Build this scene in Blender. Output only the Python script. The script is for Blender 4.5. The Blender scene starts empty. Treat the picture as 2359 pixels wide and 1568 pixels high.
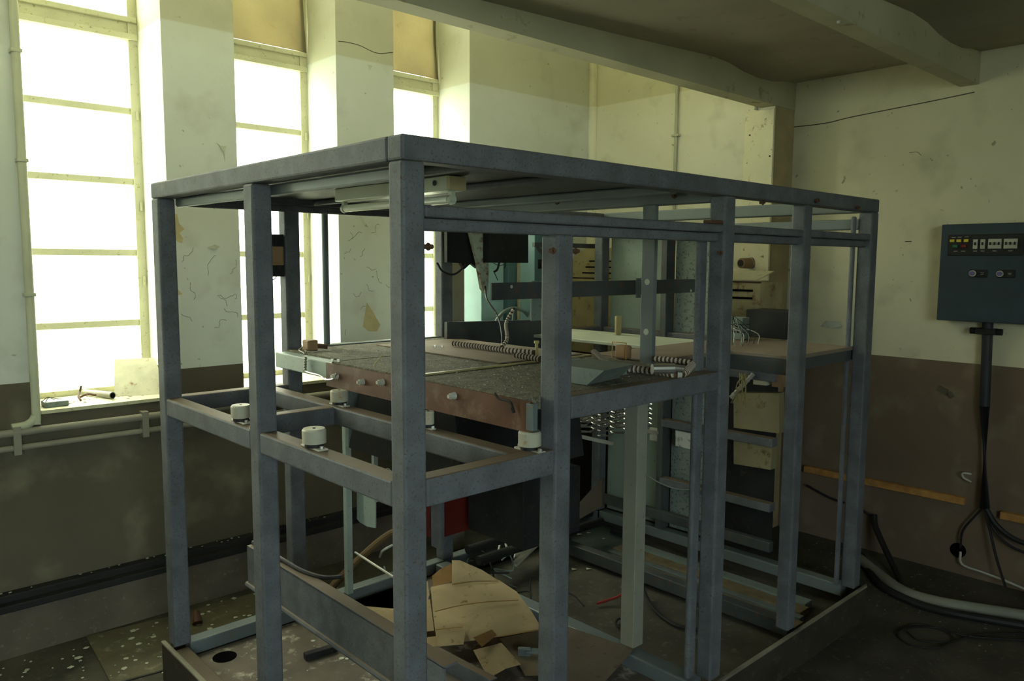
import bpy, bmesh, math, random
from mathutils import Vector, Matrix
R = math.radians
# ---------------------------------------------------------------- camera, world, exposure
sc = bpy.context.scene
col = sc.collection
cam_d = bpy.data.cameras.new('camera'); cam = bpy.data.objects.new('camera', cam_d); col.objects.link(cam)
cam_d.sensor_width = 36.0; cam_d.lens = 1801.1 / 2359 * 36.0; cam_d.clip_start = 0.02
_f = Vector((0.6791028, 0.72712827, -0.100518)); _r = Vector((0.73118236, -0.68216177, 0.00526154)); _u = Vector((0.06474372, 0.07707011, 0.99492133))
cam.matrix_world = Matrix(((_r.x, _u.x, -_f.x, 0), (_r.y, _u.y, -_f.y, 0), (_r.z, _u.z, -_f.z, 1.6), (0, 0, 0, 1)))
sc.camera = cam
w = bpy.data.worlds.new('sky'); sc.world = w; w.use_nodes = True
bg = w.node_tree.nodes['Background']; bg.inputs[1].default_value = 1.0
_N = w.node_tree.nodes; _L = w.node_tree.links   # overcast sky above the horizon, sunlit pale ground and greenery below it
_tc = _N.new('ShaderNodeTexCoord'); _sx = _N.new('ShaderNodeSeparateXYZ'); _L.new(_tc.outputs['Generated'], _sx.inputs[0])
_mr = _N.new('ShaderNodeMapRange'); _mr.inputs['From Min'].default_value = -0.12; _mr.inputs['From Max'].default_value = 0.25; _L.new(_sx.outputs['Z'], _mr.inputs['Value'])
_mx = _N.new('ShaderNodeMix'); _mx.data_type = 'RGBA'; _L.new(_mr.outputs[0], _mx.inputs['Factor'])
_mx.inputs['A'].default_value = (2.9, 3.1, 2.25, 1); _mx.inputs['B'].default_value = (11.4, 11.5, 10.0, 1); _L.new(_mx.outputs['Result'], bg.inputs[0])
sc.view_settings.view_transform = 'Standard'; sc.view_settings.look = 'None'
sc.view_settings.exposure = 0.9; sc.view_settings.gamma = 1.0; sc.view_settings.use_curve_mapping = False
WIN_X = [-1.92, -1.03, -0.14, 0.75, 1.62, 2.515]; WIN_W = 0.54
def portal(x, y, z, sx, sz, rot):
    l = bpy.data.lights.new('window_portal', 'AREA'); l.shape = 'RECTANGLE'; l.size = sx; l.size_y = sz; l.cycles.is_portal = True
    o = bpy.data.objects.new('window_portal', l); o.location = (x, y, z); o.rotation_euler = rot; col.objects.link(o)
for wx in WIN_X:
    portal(wx + WIN_W / 2, 4.10, 2.7, WIN_W, 3.4, (R(-90), 0, 0))
portal(-.95, -2.82, 1.85, 2.5, 1.5, (R(90), 0, 0))
# ---------------------------------------------------------------- helpers
class MB:
    def __init__(s): s.bm = bmesh.new(); s.mi = 0
    def _m(s, fs):
        for f in fs: f.material_index = s.mi
    def box(s, x0, x1, y0, y1, z0, z1, bev=0.0):
        m = Matrix.Translation(((x0 + x1) / 2, (y0 + y1) / 2, (z0 + z1) / 2)) @ Matrix.Diagonal((abs(x1 - x0), abs(y1 - y0), abs(z1 - z0), 1))
        r = bmesh.ops.create_cube(s.bm, size=1.0, matrix=m)
        vs = r['verts']; s._m({f for v in vs for f in v.link_faces})
        if bev:
            es = list({e for v in vs for e in v.link_edges})
            bmesh.ops.bevel(s.bm, geom=es, offset=bev, segments=2, affect='EDGES', profile=0.5)
        return s
    def rbox(s, c, sz, rot=(0, 0, 0), bev=0.0):
        from mathutils import Euler
        m = Matrix.Translation(c) @ Euler(rot).to_matrix().to_4x4() @ Matrix.Diagonal((*sz, 1))
        r = bmesh.ops.create_cube(s.bm, size=1.0, matrix=m); vs = r['verts']; s._m({f for v in vs for f in v.link_faces})
        if bev: bmesh.ops.bevel(s.bm, geom=list({e for v in vs for e in v.link_edges}), offset=bev, segments=2, affect='EDGES', profile=0.5)
        return s
    def cyl(s, p0, p1, r0, r1=None, n=20, cap=True):
        p0 = Vector(p0); p1 = Vector(p1); r1 = r0 if r1 is None else r1; d = p1 - p0
        m = Matrix.Translation((p0 + p1) / 2) @ d.to_track_quat('Z', 'Y').to_matrix().to_4x4()
        r = bmesh.ops.create_cone(s.bm, cap_ends=cap, segments=n, radius1=max(r0, 1e-5), radius2=max(r1, 1e-5), depth=d.length, matrix=m)
        s._m({f for v in r['verts'] for f in v.link_faces})
        return s
    def poly(s, pts, h):
        """prism: pts (3-D, planar-ish) thickened by vector h"""
        h = Vector(h); a = [s.bm.verts.new(p) for p in pts]; b = [s.bm.verts.new(Vector(p) + h) for p in pts]; n = len(pts)
        fs = [s.bm.faces.new(a[::-1]), s.bm.faces.new(b)]
        for i in range(n): fs.append(s.bm.faces.new((a[i], a[(i + 1) % n], b[(i + 1) % n], b[i])))
        s._m(fs); return s
    def tube(s, pts, r, n=8, sub=6, ripple=0.0, pitch=0.012, stripe=False):
        P = [Vector(p) for p in pts]
        if sub > 1 and len(P) > 2:
            Q = [2 * P[0] - P[1]] + P + [2 * P[-1] - P[-2]]; out = []
            for i in range(1, len(Q) - 2):
                a, b, c, d = Q[i - 1:i + 3]
                for k in range(sub):
                    t = k / sub
                    out.append(0.5 * ((2 * b) + (c - a) * t + (2 * a - 5 * b + 4 * c - d) * t * t + (3 * b - a - 3 * c + d) * t ** 3))
            out.append(P[-1]); P = out
        if ripple:
            L = [0.0]
            for i in range(1, len(P)): L.append(L[-1] + (P[i] - P[i - 1]).length)
            N = max(4, int(L[-1] / pitch) * 2); out = []; j = 0
            for k in range(N + 1):
                t = L[-1] * k / N
                while j < len(L) - 2 and L[j + 1] < t: j += 1
                q = (t - L[j]) / max(1e-9, L[j + 1] - L[j]); out.append(P[j].lerp(P[j + 1], q))
            P = out
        up = Vector((0, 0, 1)); rings = []
        for i, p in enumerate(P):
            d = (P[min(i + 1, len(P) - 1)] - P[max(i - 1, 0)])
            d = d.normalized() if d.length > 1e-9 else Vector((1, 0, 0))
            x = d.cross(up)
            if x.length < 0.05: x = d.cross(Vector((0, 1, 0)))
            x.normalize(); y = x.cross(d).normalized()
            rr = r * (1 - ripple) if (ripple and i % 2) else r
            rings.append([s.bm.verts.new(p + (x * math.cos(2 * math.pi * k / n) + y * math.sin(2 * math.pi * k / n)) * rr) for k in range(n)])
        for i in range(len(rings) - 1):
            fs = [s.bm.faces.new((rings[i][k], rings[i + 1][k], rings[i + 1][(k + 1) % n], rings[i][(k + 1) % n])) for k in range(n)]
            s._m(fs)
            if stripe and (i // 2) % 2:
                for f in fs: f.material_index = 1
        s._m([s.bm.faces.new(rings[0]), s.bm.faces.new(rings[-1][::-1])])
        return s
    def grid(s, nu, nv, fn, th):
        """curved sheet: fn(u,v)->point, thickness th along -normal(z)"""
        V = [[s.bm.verts.new(fn(i / nu, j / nv)) for j in range(nv + 1)] for i in range(nu + 1)]
        fs = [s.bm.faces.new((V[i][j], V[i + 1][j], V[i + 1][j + 1], V[i][j + 1])) for i in range(nu) for j in range(nv)]
        s._m(fs)
        bmesh.ops.solidify(s.bm, geom=fs, thickness=th)
        return s
    def build(s, name, mats, parent=None, smooth=False, label=None):
        bmesh.ops.recalc_face_normals(s.bm, faces=s.bm.faces)
        me = bpy.data.meshes.new(name)
        off = Vector((0, 0, 0)); p = parent
        while p is not None: off += p.location; p = p.parent
        if parent is None:
            xs = [v.co for v in s.bm.verts]; c = Vector((sum(v.x for v in xs) / len(xs), sum(v.y for v in xs) / len(xs), min(v.z for v in xs))); off = c
        for v in s.bm.verts: v.co -= off
        s.bm.to_mesh(me); s.bm.free()
        if smooth:
            for q in me.polygons: q.use_smooth = True
            try: me.set_sharp_from_angle(angle=R(35))
            except Exception: pass
        for m in (mats if isinstance(mats, (list, tuple)) else [mats]): me.materials.append(m)
        o = bpy.data.objects.new(name, me); col.objects.link(o)
        if parent is not None: o.parent = parent
        else: o.location = off
        if label: o['label'] = label
        return o
def thing(name, label, cat, loc=(0, 0, 0), group=None):
    o = bpy.data.objects.new(name, None); o.empty_display_size = 0.05; o.location = loc; col.objects.link(o)
    o['label'] = label; o['category'] = cat
    if group: o['group'] = group
    return o
def tag(o, label, cat, group=None, kind=None):
    o['label'] = label; o['category'] = cat
    if group: o['group'] = group
    if kind: o['kind'] = kind
    return o
def struct(o): o['kind'] = 'structure'; return o
def copy_thing(t, dloc, label, group=None):
    c = t.copy(); col.objects.link(c); c.location = t.location + Vector(dloc); c['label'] = label
    if group: c['group'] = group
    for ch in list(t.children):
        d = ch.copy(); col.objects.link(d); d.parent = c
        for g in list(ch.children):
            e = g.copy(); col.objects.link(e); e.parent = d
    return c
# ---------------------------------------------------------------- materials
def mat(name, c, rough=0.7, metal=0.0, var=0.15, vscale=6.0, speck=None, sp=0.0, sscale=40.0, dust=None, dustamt=0.8, bump=0.15, bscale=60.0, spec=0.3, alpha=None):
    m = bpy.data.materials.new(name); m.use_nodes = True; nt = m.node_tree; N = nt.nodes; L = nt.links
    b = N['Principled BSDF']; b.inputs['Roughness'].default_value = rough; b.inputs['Metallic'].default_value = metal
    b.inputs['Specular IOR Level'].default_value = spec
    geo = N.new('ShaderNodeNewGeometry')
    n1 = N.new('ShaderNodeTexNoise'); n1.inputs['Scale'].default_value = vscale; n1.inputs['Detail'].default_value = 5
    L.new(geo.outputs['Position'], n1.inputs['Vector'])
    mp = N.new('ShaderNodeMapRange'); mp.inputs['From Min'].default_value = 0.3; mp.inputs['From Max'].default_value = 0.7
    mp.inputs['To Min'].default_value = 1 - var; mp.inputs['To Max'].default_value = 1 + var
    L.new(n1.outputs['Fac'], mp.inputs['Value'])
    vm = N.new('ShaderNodeVectorMath'); vm.operation = 'SCALE'; vm.inputs[0].default_value = c[:3]; L.new(mp.outputs[0], vm.inputs['Scale'])
    cur = vm.outputs[0]
    def mix(fac, colr, cur):
        x = N.new('ShaderNodeMix'); x.data_type = 'RGBA'; L.new(fac, x.inputs['Factor']); L.new(cur, x.inputs['A'])
        x.inputs['B'].default_value = (*colr[:3], 1); return x.outputs['Result']
    if speck and sp > 0:
        n2 = N.new('ShaderNodeTexNoise'); n2.inputs['Scale'].default_value = sscale; n2.inputs['Detail'].default_value = 6; n2.inputs['Roughness'].default_value = 0.7
        L.new(geo.outputs['Position'], n2.inputs['Vector'])
        r2 = N.new('ShaderNodeMapRange'); r2.inputs['From Min'].default_value = 0.62 - 0.22 * sp; r2.inputs['From Max'].default_value = 0.72 - 0.16 * sp
        L.new(n2.outputs['Fac'], r2.inputs['Value']); cur = mix(r2.outputs[0], speck, cur)
    if dust:
        sx = N.new('ShaderNodeSeparateXYZ'); L.new(geo.outputs['Normal'], sx.inputs[0])
        r3 = N.new('ShaderNodeMapRange'); r3.inputs['From Min'].default_value = 0.5; r3.inputs['From Max'].default_value = 0.95; r3.inputs['To Max'].default_value = dustamt
        L.new(sx.outputs['Z'], r3.inputs['Value']); cur = mix(r3.outputs[0], dust, cur)
    L.new(cur, b.inputs['Base Color'])
    if bump:
        n3 = N.new('ShaderNodeTexNoise'); n3.inputs['Scale'].default_value = bscale; n3.inputs['Detail'].default_value = 4; L.new(geo.outputs['Position'], n3.inputs['Vector'])
        bp = N.new('ShaderNodeBump'); bp.inputs['Strength'].default_value = bump; bp.inputs['Distance'].default_value = 0.004
        L.new(n3.outputs['Fac'], bp.inputs['Height']); L.new(bp.outputs[0], b.inputs['Normal'])
    return m
def wall_paint(name='wall_paint', k=(1, 1, 1), d=(1, 1, 1)):
    m = bpy.data.materials.new(name); m.use_nodes = True; nt = m.node_tree; N = nt.nodes; L = nt.links; b = N['Principled BSDF']
    b.inputs['Roughness'].default_value = 0.75; b.inputs['Specular IOR Level'].default_value = 0.25
    geo = N.new('ShaderNodeNewGeometry'); sx = N.new('ShaderNodeSeparateXYZ'); L.new(geo.outputs['Position'], sx.inputs[0])
    n = N.new('ShaderNodeTexNoise'); n.inputs['Scale'].default_value = 1.6; n.inputs['Detail'].default_value = 6; L.new(geo.outputs['Position'], n.inputs['Vector'])
    def mixc(f, a, bb):
        x = N.new('ShaderNodeMix'); x.data_type = 'RGBA'
        if isinstance(f, float): x.inputs['Factor'].default_value = f
        else: L.new(f, x.inputs['Factor'])
        for k, v in (('A', a), ('B', bb)):
            if isinstance(v, tuple): x.inputs[k].default_value = (*v, 1)
            else: L.new(v, x.inputs[k])
        return x.outputs['Result']
    def step(sock, a, e, lo=0.0, hi=1.0):
        r = N.new('ShaderNodeMapRange'); r.inputs['From Min'].default_value = a; r.inputs['From Max'].default_value = e
        r.inputs['To Min'].default_value = lo; r.inputs['To Max'].default_value = hi; L.new(sock, r.inputs['Value']); return r.outputs[0]
    cream = mixc(step(n.outputs['Fac'], .35, .7), (0.70 * k[0], 0.71 * k[1], 0.63 * k[2]), (0.64 * k[0], 0.65 * k[1], 0.55 * k[2]))
    upper = mixc(step(n.outputs['Fac'], .35, .7), (0.60 * k[0], 0.59 * k[1], 0.43 * k[2]), (0.54 * k[0], 0.53 * k[1], 0.38 * k[2]))
    dado = mixc(step(n.outputs['Fac'], .35, .7), (0.125 * d[0], 0.105 * d[1], 0.070 * d[2]), (0.100 * d[0], 0.083 * d[1], 0.054 * d[2]))
    c = mixc(step(sx.outputs['Z'], 1.0995, 1.1005), dado, cream)
    c = mixc(step(sx.outputs['Z'], 2.648, 2.656), c, upper)
    # fine dirt specks
    n2 = N.new('ShaderNodeTexNoise'); n2.inputs['Scale'].default_value = 26; n2.inputs['Detail'].default_value = 5; L.new(geo.outputs['Position'], n2.inputs['Vector'])
    c = mixc(step(n2.outputs['Fac'], .69, .74, 0, .6), c, (0.13, 0.12, 0.08))
    n4 = N.new('ShaderNodeTexNoise'); n4.inputs['Scale'].default_value = 5; n4.inputs['Detail'].default_value = 8; L.new(geo.outputs['Position'], n4.inputs['Vector'])
    c = mixc(step(n4.outputs['Fac'], .55, .75, 0, .35), c, (0.34, 0.31, 0.20))
    L.new(c, b.inputs['Base Color'])
    n3 = N.new('ShaderNodeTexNoise'); n3.inputs['Scale'].default_value = 14; n3.inputs['Detail'].default_value = 8; L.new(geo.outputs['Position'], n3.inputs['Vector'])
    bp = N.new('ShaderNodeBump'); bp.inputs['Strength'].default_value = 0.25; bp.inputs['Distance'].default_value = 0.01
    L.new(n3.outputs['Fac'], bp.inputs['Height']); L.new(bp.outputs[0], b.inputs['Normal'])
    return m
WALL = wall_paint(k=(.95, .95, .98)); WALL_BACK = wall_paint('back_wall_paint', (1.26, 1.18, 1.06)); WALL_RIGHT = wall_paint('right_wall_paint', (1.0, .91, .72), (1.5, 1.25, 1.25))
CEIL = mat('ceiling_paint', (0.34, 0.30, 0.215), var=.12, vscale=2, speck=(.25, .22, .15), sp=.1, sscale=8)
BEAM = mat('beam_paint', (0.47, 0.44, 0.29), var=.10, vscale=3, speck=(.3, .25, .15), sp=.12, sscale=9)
FLOOR = mat('dirty_floor', (0.065, 0.058, 0.042), var=.4, vscale=4, speck=(.13, .12, .09), sp=.25, sscale=30, bump=.5, bscale=40)
WFRAME = mat('window_frame_paint', (0.56, 0.54, 0.36), var=.12, speck=(.3, .22, .1), sp=.15, sscale=50)
BOARD_BROWN = mat('brown_blind_board', (0.25, 0.225, 0.135), var=.12, vscale=4, speck=(.2, .14, .06), sp=.12, sscale=5)
STEEL = mat('blue_grey_paint', (0.118, 0.124, 0.134), rough=.6, var=.22, vscale=14, speck=(.085, .055, .033), sp=.32, sscale=150, dust=(.15, .105, .06), dustamt=.8, spec=.2)
STEEL_L = mat('light_blue_paint', (0.125, 0.15, 0.15), rough=.45, var=.1, speck=(.16, .12, .08), sp=.25, sscale=70, spec=.4)
STEEL_D = mat('dark_sheet', (0.06, 0.067, 0.067), rough=.55, var=.25, speck=(.13, .07, .04), sp=.3, sscale=30)
RUST = mat('rusty_plate', (0.10, 0.043, 0.024), rough=.45, var=.35, vscale=8, speck=(.17, .10, .06), sp=.4, sscale=9)
SKIRT = mat('rusted_plinth', (0.045, 0.036, 0.026), rough=.7, var=.3, speck=(.09, .07, .045), sp=.25, sscale=20)
BASEPL = mat('base_plate_dust', (0.11, 0.09, 0.07), rough=.8, var=.35, vscale=5, speck=(.38, .35, .28), sp=.3, sscale=12)
DIRT = mat('granular_dirt', (0.12, 0.108, 0.072), rough=.9, var=.4, vscale=30, speck=(.36, .35, .26), sp=.35, sscale=130, bump=.9, bscale=160)
PALE = mat('pale_green_metal', (0.30, 0.36, 0.32), rough=.5, var=.1, speck=(.15, .12, .08), sp=.15, sscale=60)
GREYGREEN = mat('grey_green_panel', (0.17, 0.205, 0.185), rough=.55, var=.15, vscale=4, speck=(.1, .09, .07), sp=.25, sscale=60)
CREAM = mat('cream_enamel', (0.58, 0.54, 0.36), rough=.45, var=.1, vscale=5, speck=(.26, .15, .06), sp=.14, sscale=18)
CREAM_D = mat('stained_cream', (0.45, 0.38, 0.20), rough=.5, var=.2, vscale=6, speck=(.22, .12, .05), sp=.2, sscale=14)
TEAL = mat('turquoise_enamel', (0.10, 0.19, 0.20), rough=.45, var=.08)
TEAL_L = mat('pale_turquoise', (0.33, 0.50, 0.50), rough=.45, var=.08)
BLACK = mat('black_rubber', (0.018, 0.017, 0.016), rough=.6, var=.2, bump=0)
DARKBOX = mat('dark_box_metal', (0.022, 0.022, 0.022), rough=.6, var=.3, speck=(.06, .045, .03), sp=.2, spec=.15)
WHITEP = mat('white_plastic', (0.42, 0.40, 0.31), rough=.5, var=.1, speck=(.40, .22, .06), sp=.22, sscale=30)
LAMPW = mat('cream_lamp_enamel', (0.50, 0.53, 0.41), rough=.35, var=.06)
GLASSTUBE = mat('lamp_tube_glass', (0.78, 0.80, 0.68), rough=.15, var=.03, bump=0)
WIREW = mat('white_cable', (0.60, 0.60, 0.54), rough=.5, var=.1, bump=0)
WIRER = mat('red_cable', (0.32, 0.03, 0.02), rough=.5, bump=0)
WIREY = mat('yellow_strands', (0.42, 0.36, 0.14), rough=.6, bump=0)
CARD = mat('cardboard', (0.56, 0.44, 0.26), rough=.85, var=.12, vscale=7, speck=(.30, .20, .09), sp=.15, sscale=25)
CARD_D = mat('cardboard_inside', (0.30, 0.17, 0.06), rough=.85, var=.2)
HARDB = mat('brown_hardboard', (0.24, 0.185, 0.135), rough=.8, var=.15, speck=(.16, .11, .07), sp=.2)
WOOD = mat('orange_wood', (0.42, 0.21, 0.06), rough=.6, var=.25, vscale=25)
WOODP = mat('pale_planks', (0.16, 0.125, 0.07), rough=.8, var=.25, vscale=12)
CLAY = mat('brown_ceramic', (0.30, 0.18, 0.09), rough=.6, var=.2)
BRASS = mat('brass_strip', (0.38, 0.32, 0.15), rough=.4, var=.2)
CHROME = mat('dull_chrome', (0.55, 0.54, 0.50), rough=.3, metal=.9, var=.15)
CONDW = mat('conduit_pale', (0.50, 0.47, 0.40), rough=.45, var=.1, bump=0)
CONDR = mat('conduit_rust', (0.10, 0.05, 0.028), rough=.7, var=.3, bump=0)
PANELB = mat('control_panel_blue', (0.035, 0.055, 0.068), rough=.5, var=.15, speck=(.02, .03, .04), sp=.1)
RED = mat('red_panel', (0.12, 0.014, 0.009), rough=.5, var=.25)
ORANGE = mat('yellow_lens', (0.60, 0.48, 0.03), rough=.4, var=.05, bump=0)
GREENL = mat('green_lens', (0.02, 0.16, 0.07), rough=.4, bump=0)
REDL = mat('red_lens', (0.22, 0.02, 0.02), rough=.4, bump=0)
BLUEL = mat('lilac_knob', (0.16, 0.13, 0.28), rough=.4, bump=0)
BREAK = mat('breaker_grey', (0.42, 0.41, 0.32), rough=.5, bump=0)
FLAP = mat('bare_plaster', (0.50, 0.42, 0.23), rough=.9, var=.12, vscale=15)
FLAKE = mat('paint_chip', (0.50, 0.51, 0.40), rough=.8, var=.1)
CRACK = mat('crack_dark', (0.12, 0.10, 0.065), rough=.9, bump=0)
HOLE = mat('hole_black', (0.004, 0.004, 0.004), rough=1, bump=0, spec=0)
MARBLE = mat('stained_white_board', (0.60, 0.57, 0.42), rough=.5, var=.15, vscale=12, speck=(.3, .18, .07), sp=.2, sscale=22)
def pane_mat(name='dirty_window_glass', tint=(.93, .95, .92, 1)):
    m = bpy.data.materials.new(name); m.use_nodes = True; nt = m.node_tree; N = nt.nodes; L = nt.links
    N.remove(N['Principled BSDF']); out = N['Material Output']
    tr = N.new('ShaderNodeBsdfTransparent'); tr.inputs[0].default_value = tint
    tl = N.new('ShaderNodeBsdfTranslucent'); tl.inputs[0].default_value = (.9, .95, .85, 1)
    gl = N.new('ShaderNodeBsdfDiffuse'); gl.inputs[0].default_value = (.5, .5, .42, 1)
    mx = N.new('ShaderNodeMixShader'); mx.inputs[0].default_value = 0.25; L.new(tr.outputs[0], mx.inputs[1]); L.new(tl.outputs[0], mx.inputs[2])
    mx2 = N.new('ShaderNodeMixShader'); mx2.inputs[0].default_value = 0.05; L.new(mx.outputs[0], mx2.inputs[1]); L.new(gl.outputs[0], mx2.inputs[2])
    L.new(mx2.outputs[0], out.inputs[0]); return m
PANE = pane_mat(); PANE_COOL = pane_mat('cool_fill_glass', (.78, .88, 1.0, 1))  # rear glass tint carries the cool colour of the fill light
# ---------------------------------------------------------------- room shell
YW = 3.65; YB = 3.955; YO = 4.08; SILL = 0.975; XR = 4.37; XBK = 4.155; YS = 2.29; X0 = -3.2; Y0 = -2.6; ZH = 4.7; ZT = 4.4
b = MB(); b.box(X0 - .2, XR + .3, Y0 - .2, YO + .2, -0.12, 0); struct(b.build('floor', FLOOR))
b = MB(); b.box(X0, XBK + .3, YW, YO, 0, SILL)
edges = [X0] + [v for wx in WIN_X for v in (wx, wx + WIN_W)] + [XBK + .3]
for i in range(0, len(edges), 2): b.box(edges[i], edges[i + 1], YW, YO, SILL, ZT)
b.box(X0, XBK + .3, YW, YO, ZT, ZH)
wl = struct(b.build('wall_left', WALL))
b = MB(); b.box(XBK, XBK + .3, YS, YW, 0, ZH); wb = struct(b.build('wall_back', WALL_BACK))
b = MB(); b.box(XBK + .002, XR, YS - .006, YS, 0, 2.478); struct(b.build('step_shade_strip', mat('step_shade_beige', (.42, .34, .18), var=.15)))  # shade of the step face put into the colour of an added board
b = MB(); b.cyl((XBK - .012, YW - .012, .3), (XBK - .012, YW - .012, ZH), .032, n=20); struct(b.build('trim_6', WALL_BACK, smooth=True))
b = MB(); b.box(XR, XR + .2, Y0, YS, 0, ZH); wr = struct(b.build('wall_right', WALL_RIGHT))
b = MB(); b.box(X0 - .2, X0, Y0, YO, 0, ZH); struct(b.build('wall_near', WALL))
b = MB(); b.box(X0, -2.2, Y0 - .2, Y0, 0, ZH); b.box(.3, XR, Y0 - .2, Y0, 0, ZH); b.box(-2.2, .3, Y0 - .2, Y0, 0, 1.15); b.box(-2.2, .3, Y0 - .2, Y0, 2.5, ZH)
struct(b.build('wall_rear', WALL))
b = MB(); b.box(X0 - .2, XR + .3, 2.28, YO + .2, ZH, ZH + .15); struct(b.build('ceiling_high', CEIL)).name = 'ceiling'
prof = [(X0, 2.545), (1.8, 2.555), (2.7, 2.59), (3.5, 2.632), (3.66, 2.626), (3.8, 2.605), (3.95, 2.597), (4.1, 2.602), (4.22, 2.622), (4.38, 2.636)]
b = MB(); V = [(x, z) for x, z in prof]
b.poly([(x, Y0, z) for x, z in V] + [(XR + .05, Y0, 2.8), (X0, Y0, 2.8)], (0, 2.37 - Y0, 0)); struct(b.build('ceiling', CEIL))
b = MB(); b.box(X0, XR + .02, 2.30, 2.36, 2.7, ZH); struct(b.build('wall_mezzanine', mat('bounce_white_wall', (.78, .78, .68), var=.05)))  # unseen wall, made white to bounce window light onto the pillars
def beam(y0, y1):
    b = MB(); n = len(prof)
    bot = [(x, y0, 2.478) for x, z in prof[::-1]]; top = [(x, y0, z + .02) for x, z in prof]
    b.poly(top + bot, (0, y1 - y0, 0)); return struct(b.build('trim_beam', BEAM))
bm1 = beam(2.280, 2.375); bm1.name = 'trim_1'
bm2 = beam(1.325, 1.41); bm2.name = 'trim_2'
for (x, y, z, o) in [(*(2.070, 2.280, 2.525), bm1), (*(3.932, 2.280, 2.606), bm1), (*(3.938, 2.280, 2.520), bm1), (*(2.829, 1.325, 2.459), bm2)]:
    b = MB(); b.cyl((x, y + .004, z), (x, y - .006, z), .008, .006, n=10); b.build('bolt', FLAKE, o, label='pale painted bolt head on the beam')
# skirting duct and lower band on the window wall
b = MB(); b.box(X0, 4.0, 3.57, YW, 0.0, 0.19); struct(b.build('trim_3', mat('brown_plinth', (.13, .105, .075), var=.2, speck=(.2, .17, .12), sp=.15)))
b = MB(); b.box(X0, 4.0, 3.555, 3.60, 0.192, 0.222, .004); b.box(X0, 4.0, 3.60, YW, 0.192, 0.25, .004); bb = struct(b.build('baseboard_left', BLACK))
# ---- windows
def window(i, wx, upper_glass, name):
    x0, x1 = wx, wx + WIN_W
    b = MB(); w_ = .040
    b.box(x0, x0 + w_, YB, YB + .05, SILL, ZT); b.box(x1 - w_, x1, YB, YB + .05, SILL, ZT)
    b.box(x0, x1, YB, YB + .05, SILL, SILL + .03); b.box(x0, x1, YB, YB + .05, ZT - .04, ZT); b.box(x0, x1, YB, YB + .05, 3.21, 3.25)
    fr = struct(b.build(name, WFRAME))
    b = MB(); b.box(x0, x1, YB - .012, YB + .06, 2.612, 2.640, .003); b.box(x0, x1, YB + .008, YB + .05, 2.640, 2.690); b.box(x0, x1, YB - .01, YB + .05, 2.690, 2.715, .004); b.build('transom', WFRAME, fr)
    for z in (2.290, 1.965, 1.632, 1.300):
        b = MB(); b.box(x0 + w_, x1 - w_, YB + .008, YB + .032, z - .015, z + .015, .002); b.build('glazing_bar', WFRAME, fr)
    for z0, z1 in ((SILL + .03, 1.289), (1.311, 1.621), (1.643, 1.954), (1.976, 2.279), (2.301, 2.612)):
        b = MB(); b.box(x0 + w_, x1 - w_, YB + .018, YB + .022, z0, z1); b.build('pane', PANE, fr)
    if upper_glass:
        b = MB(); b.box(x0 + w_, x1 - w_, YB + .018, YB + .022, 2.715, 3.21); b.build('pane', PANE, fr)
    else:
        b = MB()
        def fn(u, v): return (x0 + .004 + (WIN_W - .012 - .010 * math.sin(v * 3.1) * (u > .9)) * u, YB - .008 + .006 * math.sin(v * 5 + i), 2.7135 + .53 * v)
        b.grid(10, 10, fn, .006); b.build('blind_board', BOARD_BROWN, fr, label='brown stained board closing the top light')
    b = MB(); b.box(x0 + w_, x1 - w_, YB + .018, YB + .022, 3.25, ZT - .04); b.build('pane', PANE, fr)  # unseen upper glass, extended upward for more light from above
    # hinge
    for z in (2.27, 1.85, 1.5):
        b = MB(); b.cyl((x1 - .014, YB - .004, z - .02), (x1 - .014, YB - .004, z + .02), .006, n=8); b.build('hinge', WFRAME, fr)
    return fr
names = ['fill_window_4', 'fill_window_5', 'fill_window_6', 'window_1', 'window_2', 'window_3']  # the first three are out of view, added to light the room
for i, wx in enumerate(WIN_X): window(i, wx, i <= 3, names[i])
b = MB(); b.box(-2.2, -2.14, Y0 - .12, Y0 - .06, 1.15, 2.5); b.box(.24, .3, Y0 - .12, Y0 - .06, 1.15, 2.5); b.box(-2.14, .24, Y0 - .12, Y0 - .06, 1.15, 1.2); b.box(-2.14, .24, Y0 - .12, Y0 - .06, 2.45, 2.5)  # unseen rear window, added and sized for fill from behind the camera
fr = struct(b.build('fill_window_7', WFRAME)); b = MB(); b.box(-2.14, .24, Y0 - .094, Y0 - .09, 1.2, 2.45); b.build('pane', PANE_COOL, fr)
# white painted sills
for wx in WIN_X[2:]:
    b = MB(); b.box(wx, wx + WIN_W, YW - .012, YB, SILL - .012, SILL + .004, .002); struct(b.build('trim_4', WFRAME))
# ---- cracks, peeling paint on the window wall (parts of the wall)
rnd = random.Random(7)
def cracks(seed, x0, x1, z0, z1, n, wall, axis='Y', pl=YW):
    rr = random.Random(seed)
    for _ in range(n):
        a = rr.uniform(0, 6.28); x = rr.uniform(x0, x1); z = rr.uniform(z0, z1); pts = []
        for k in range(rr.randint(4, 8)):
            x_ = min(max(x, x0), x1); z_ = min(max(z, z0), z1)
            pts.append((x_, pl - .0005, z_) if axis == 'Y' else (pl - .0005, x_, z_))
            a += rr.uniform(-1.1, 1.1); st = rr.uniform(.006, .022); x += math.cos(a) * st; z += math.sin(a) * st
        b = MB(); b.tube(pts, .0009, n=4, sub=1); b.build('crack', CRACK, wall)
cracks(3, 1.30, 1.60, 1.25, 2.0, 9, wl); cracks(5, 2.19, 2.49, 1.2, 1.95, 14, wl); cracks(8, 1.30, 1.60, 1.3, 2.2, 4, wl)
b = MB(); b.tube([(2.175, 3.649, 2.721), (2.228, 3.649, 2.726), (2.306, 3.649, 2.723), (2.408, 3.649, 2.704), (2.511, 3.649, 2.725)], .0018, n=4); b.build('crack', CRACK, wl)
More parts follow.
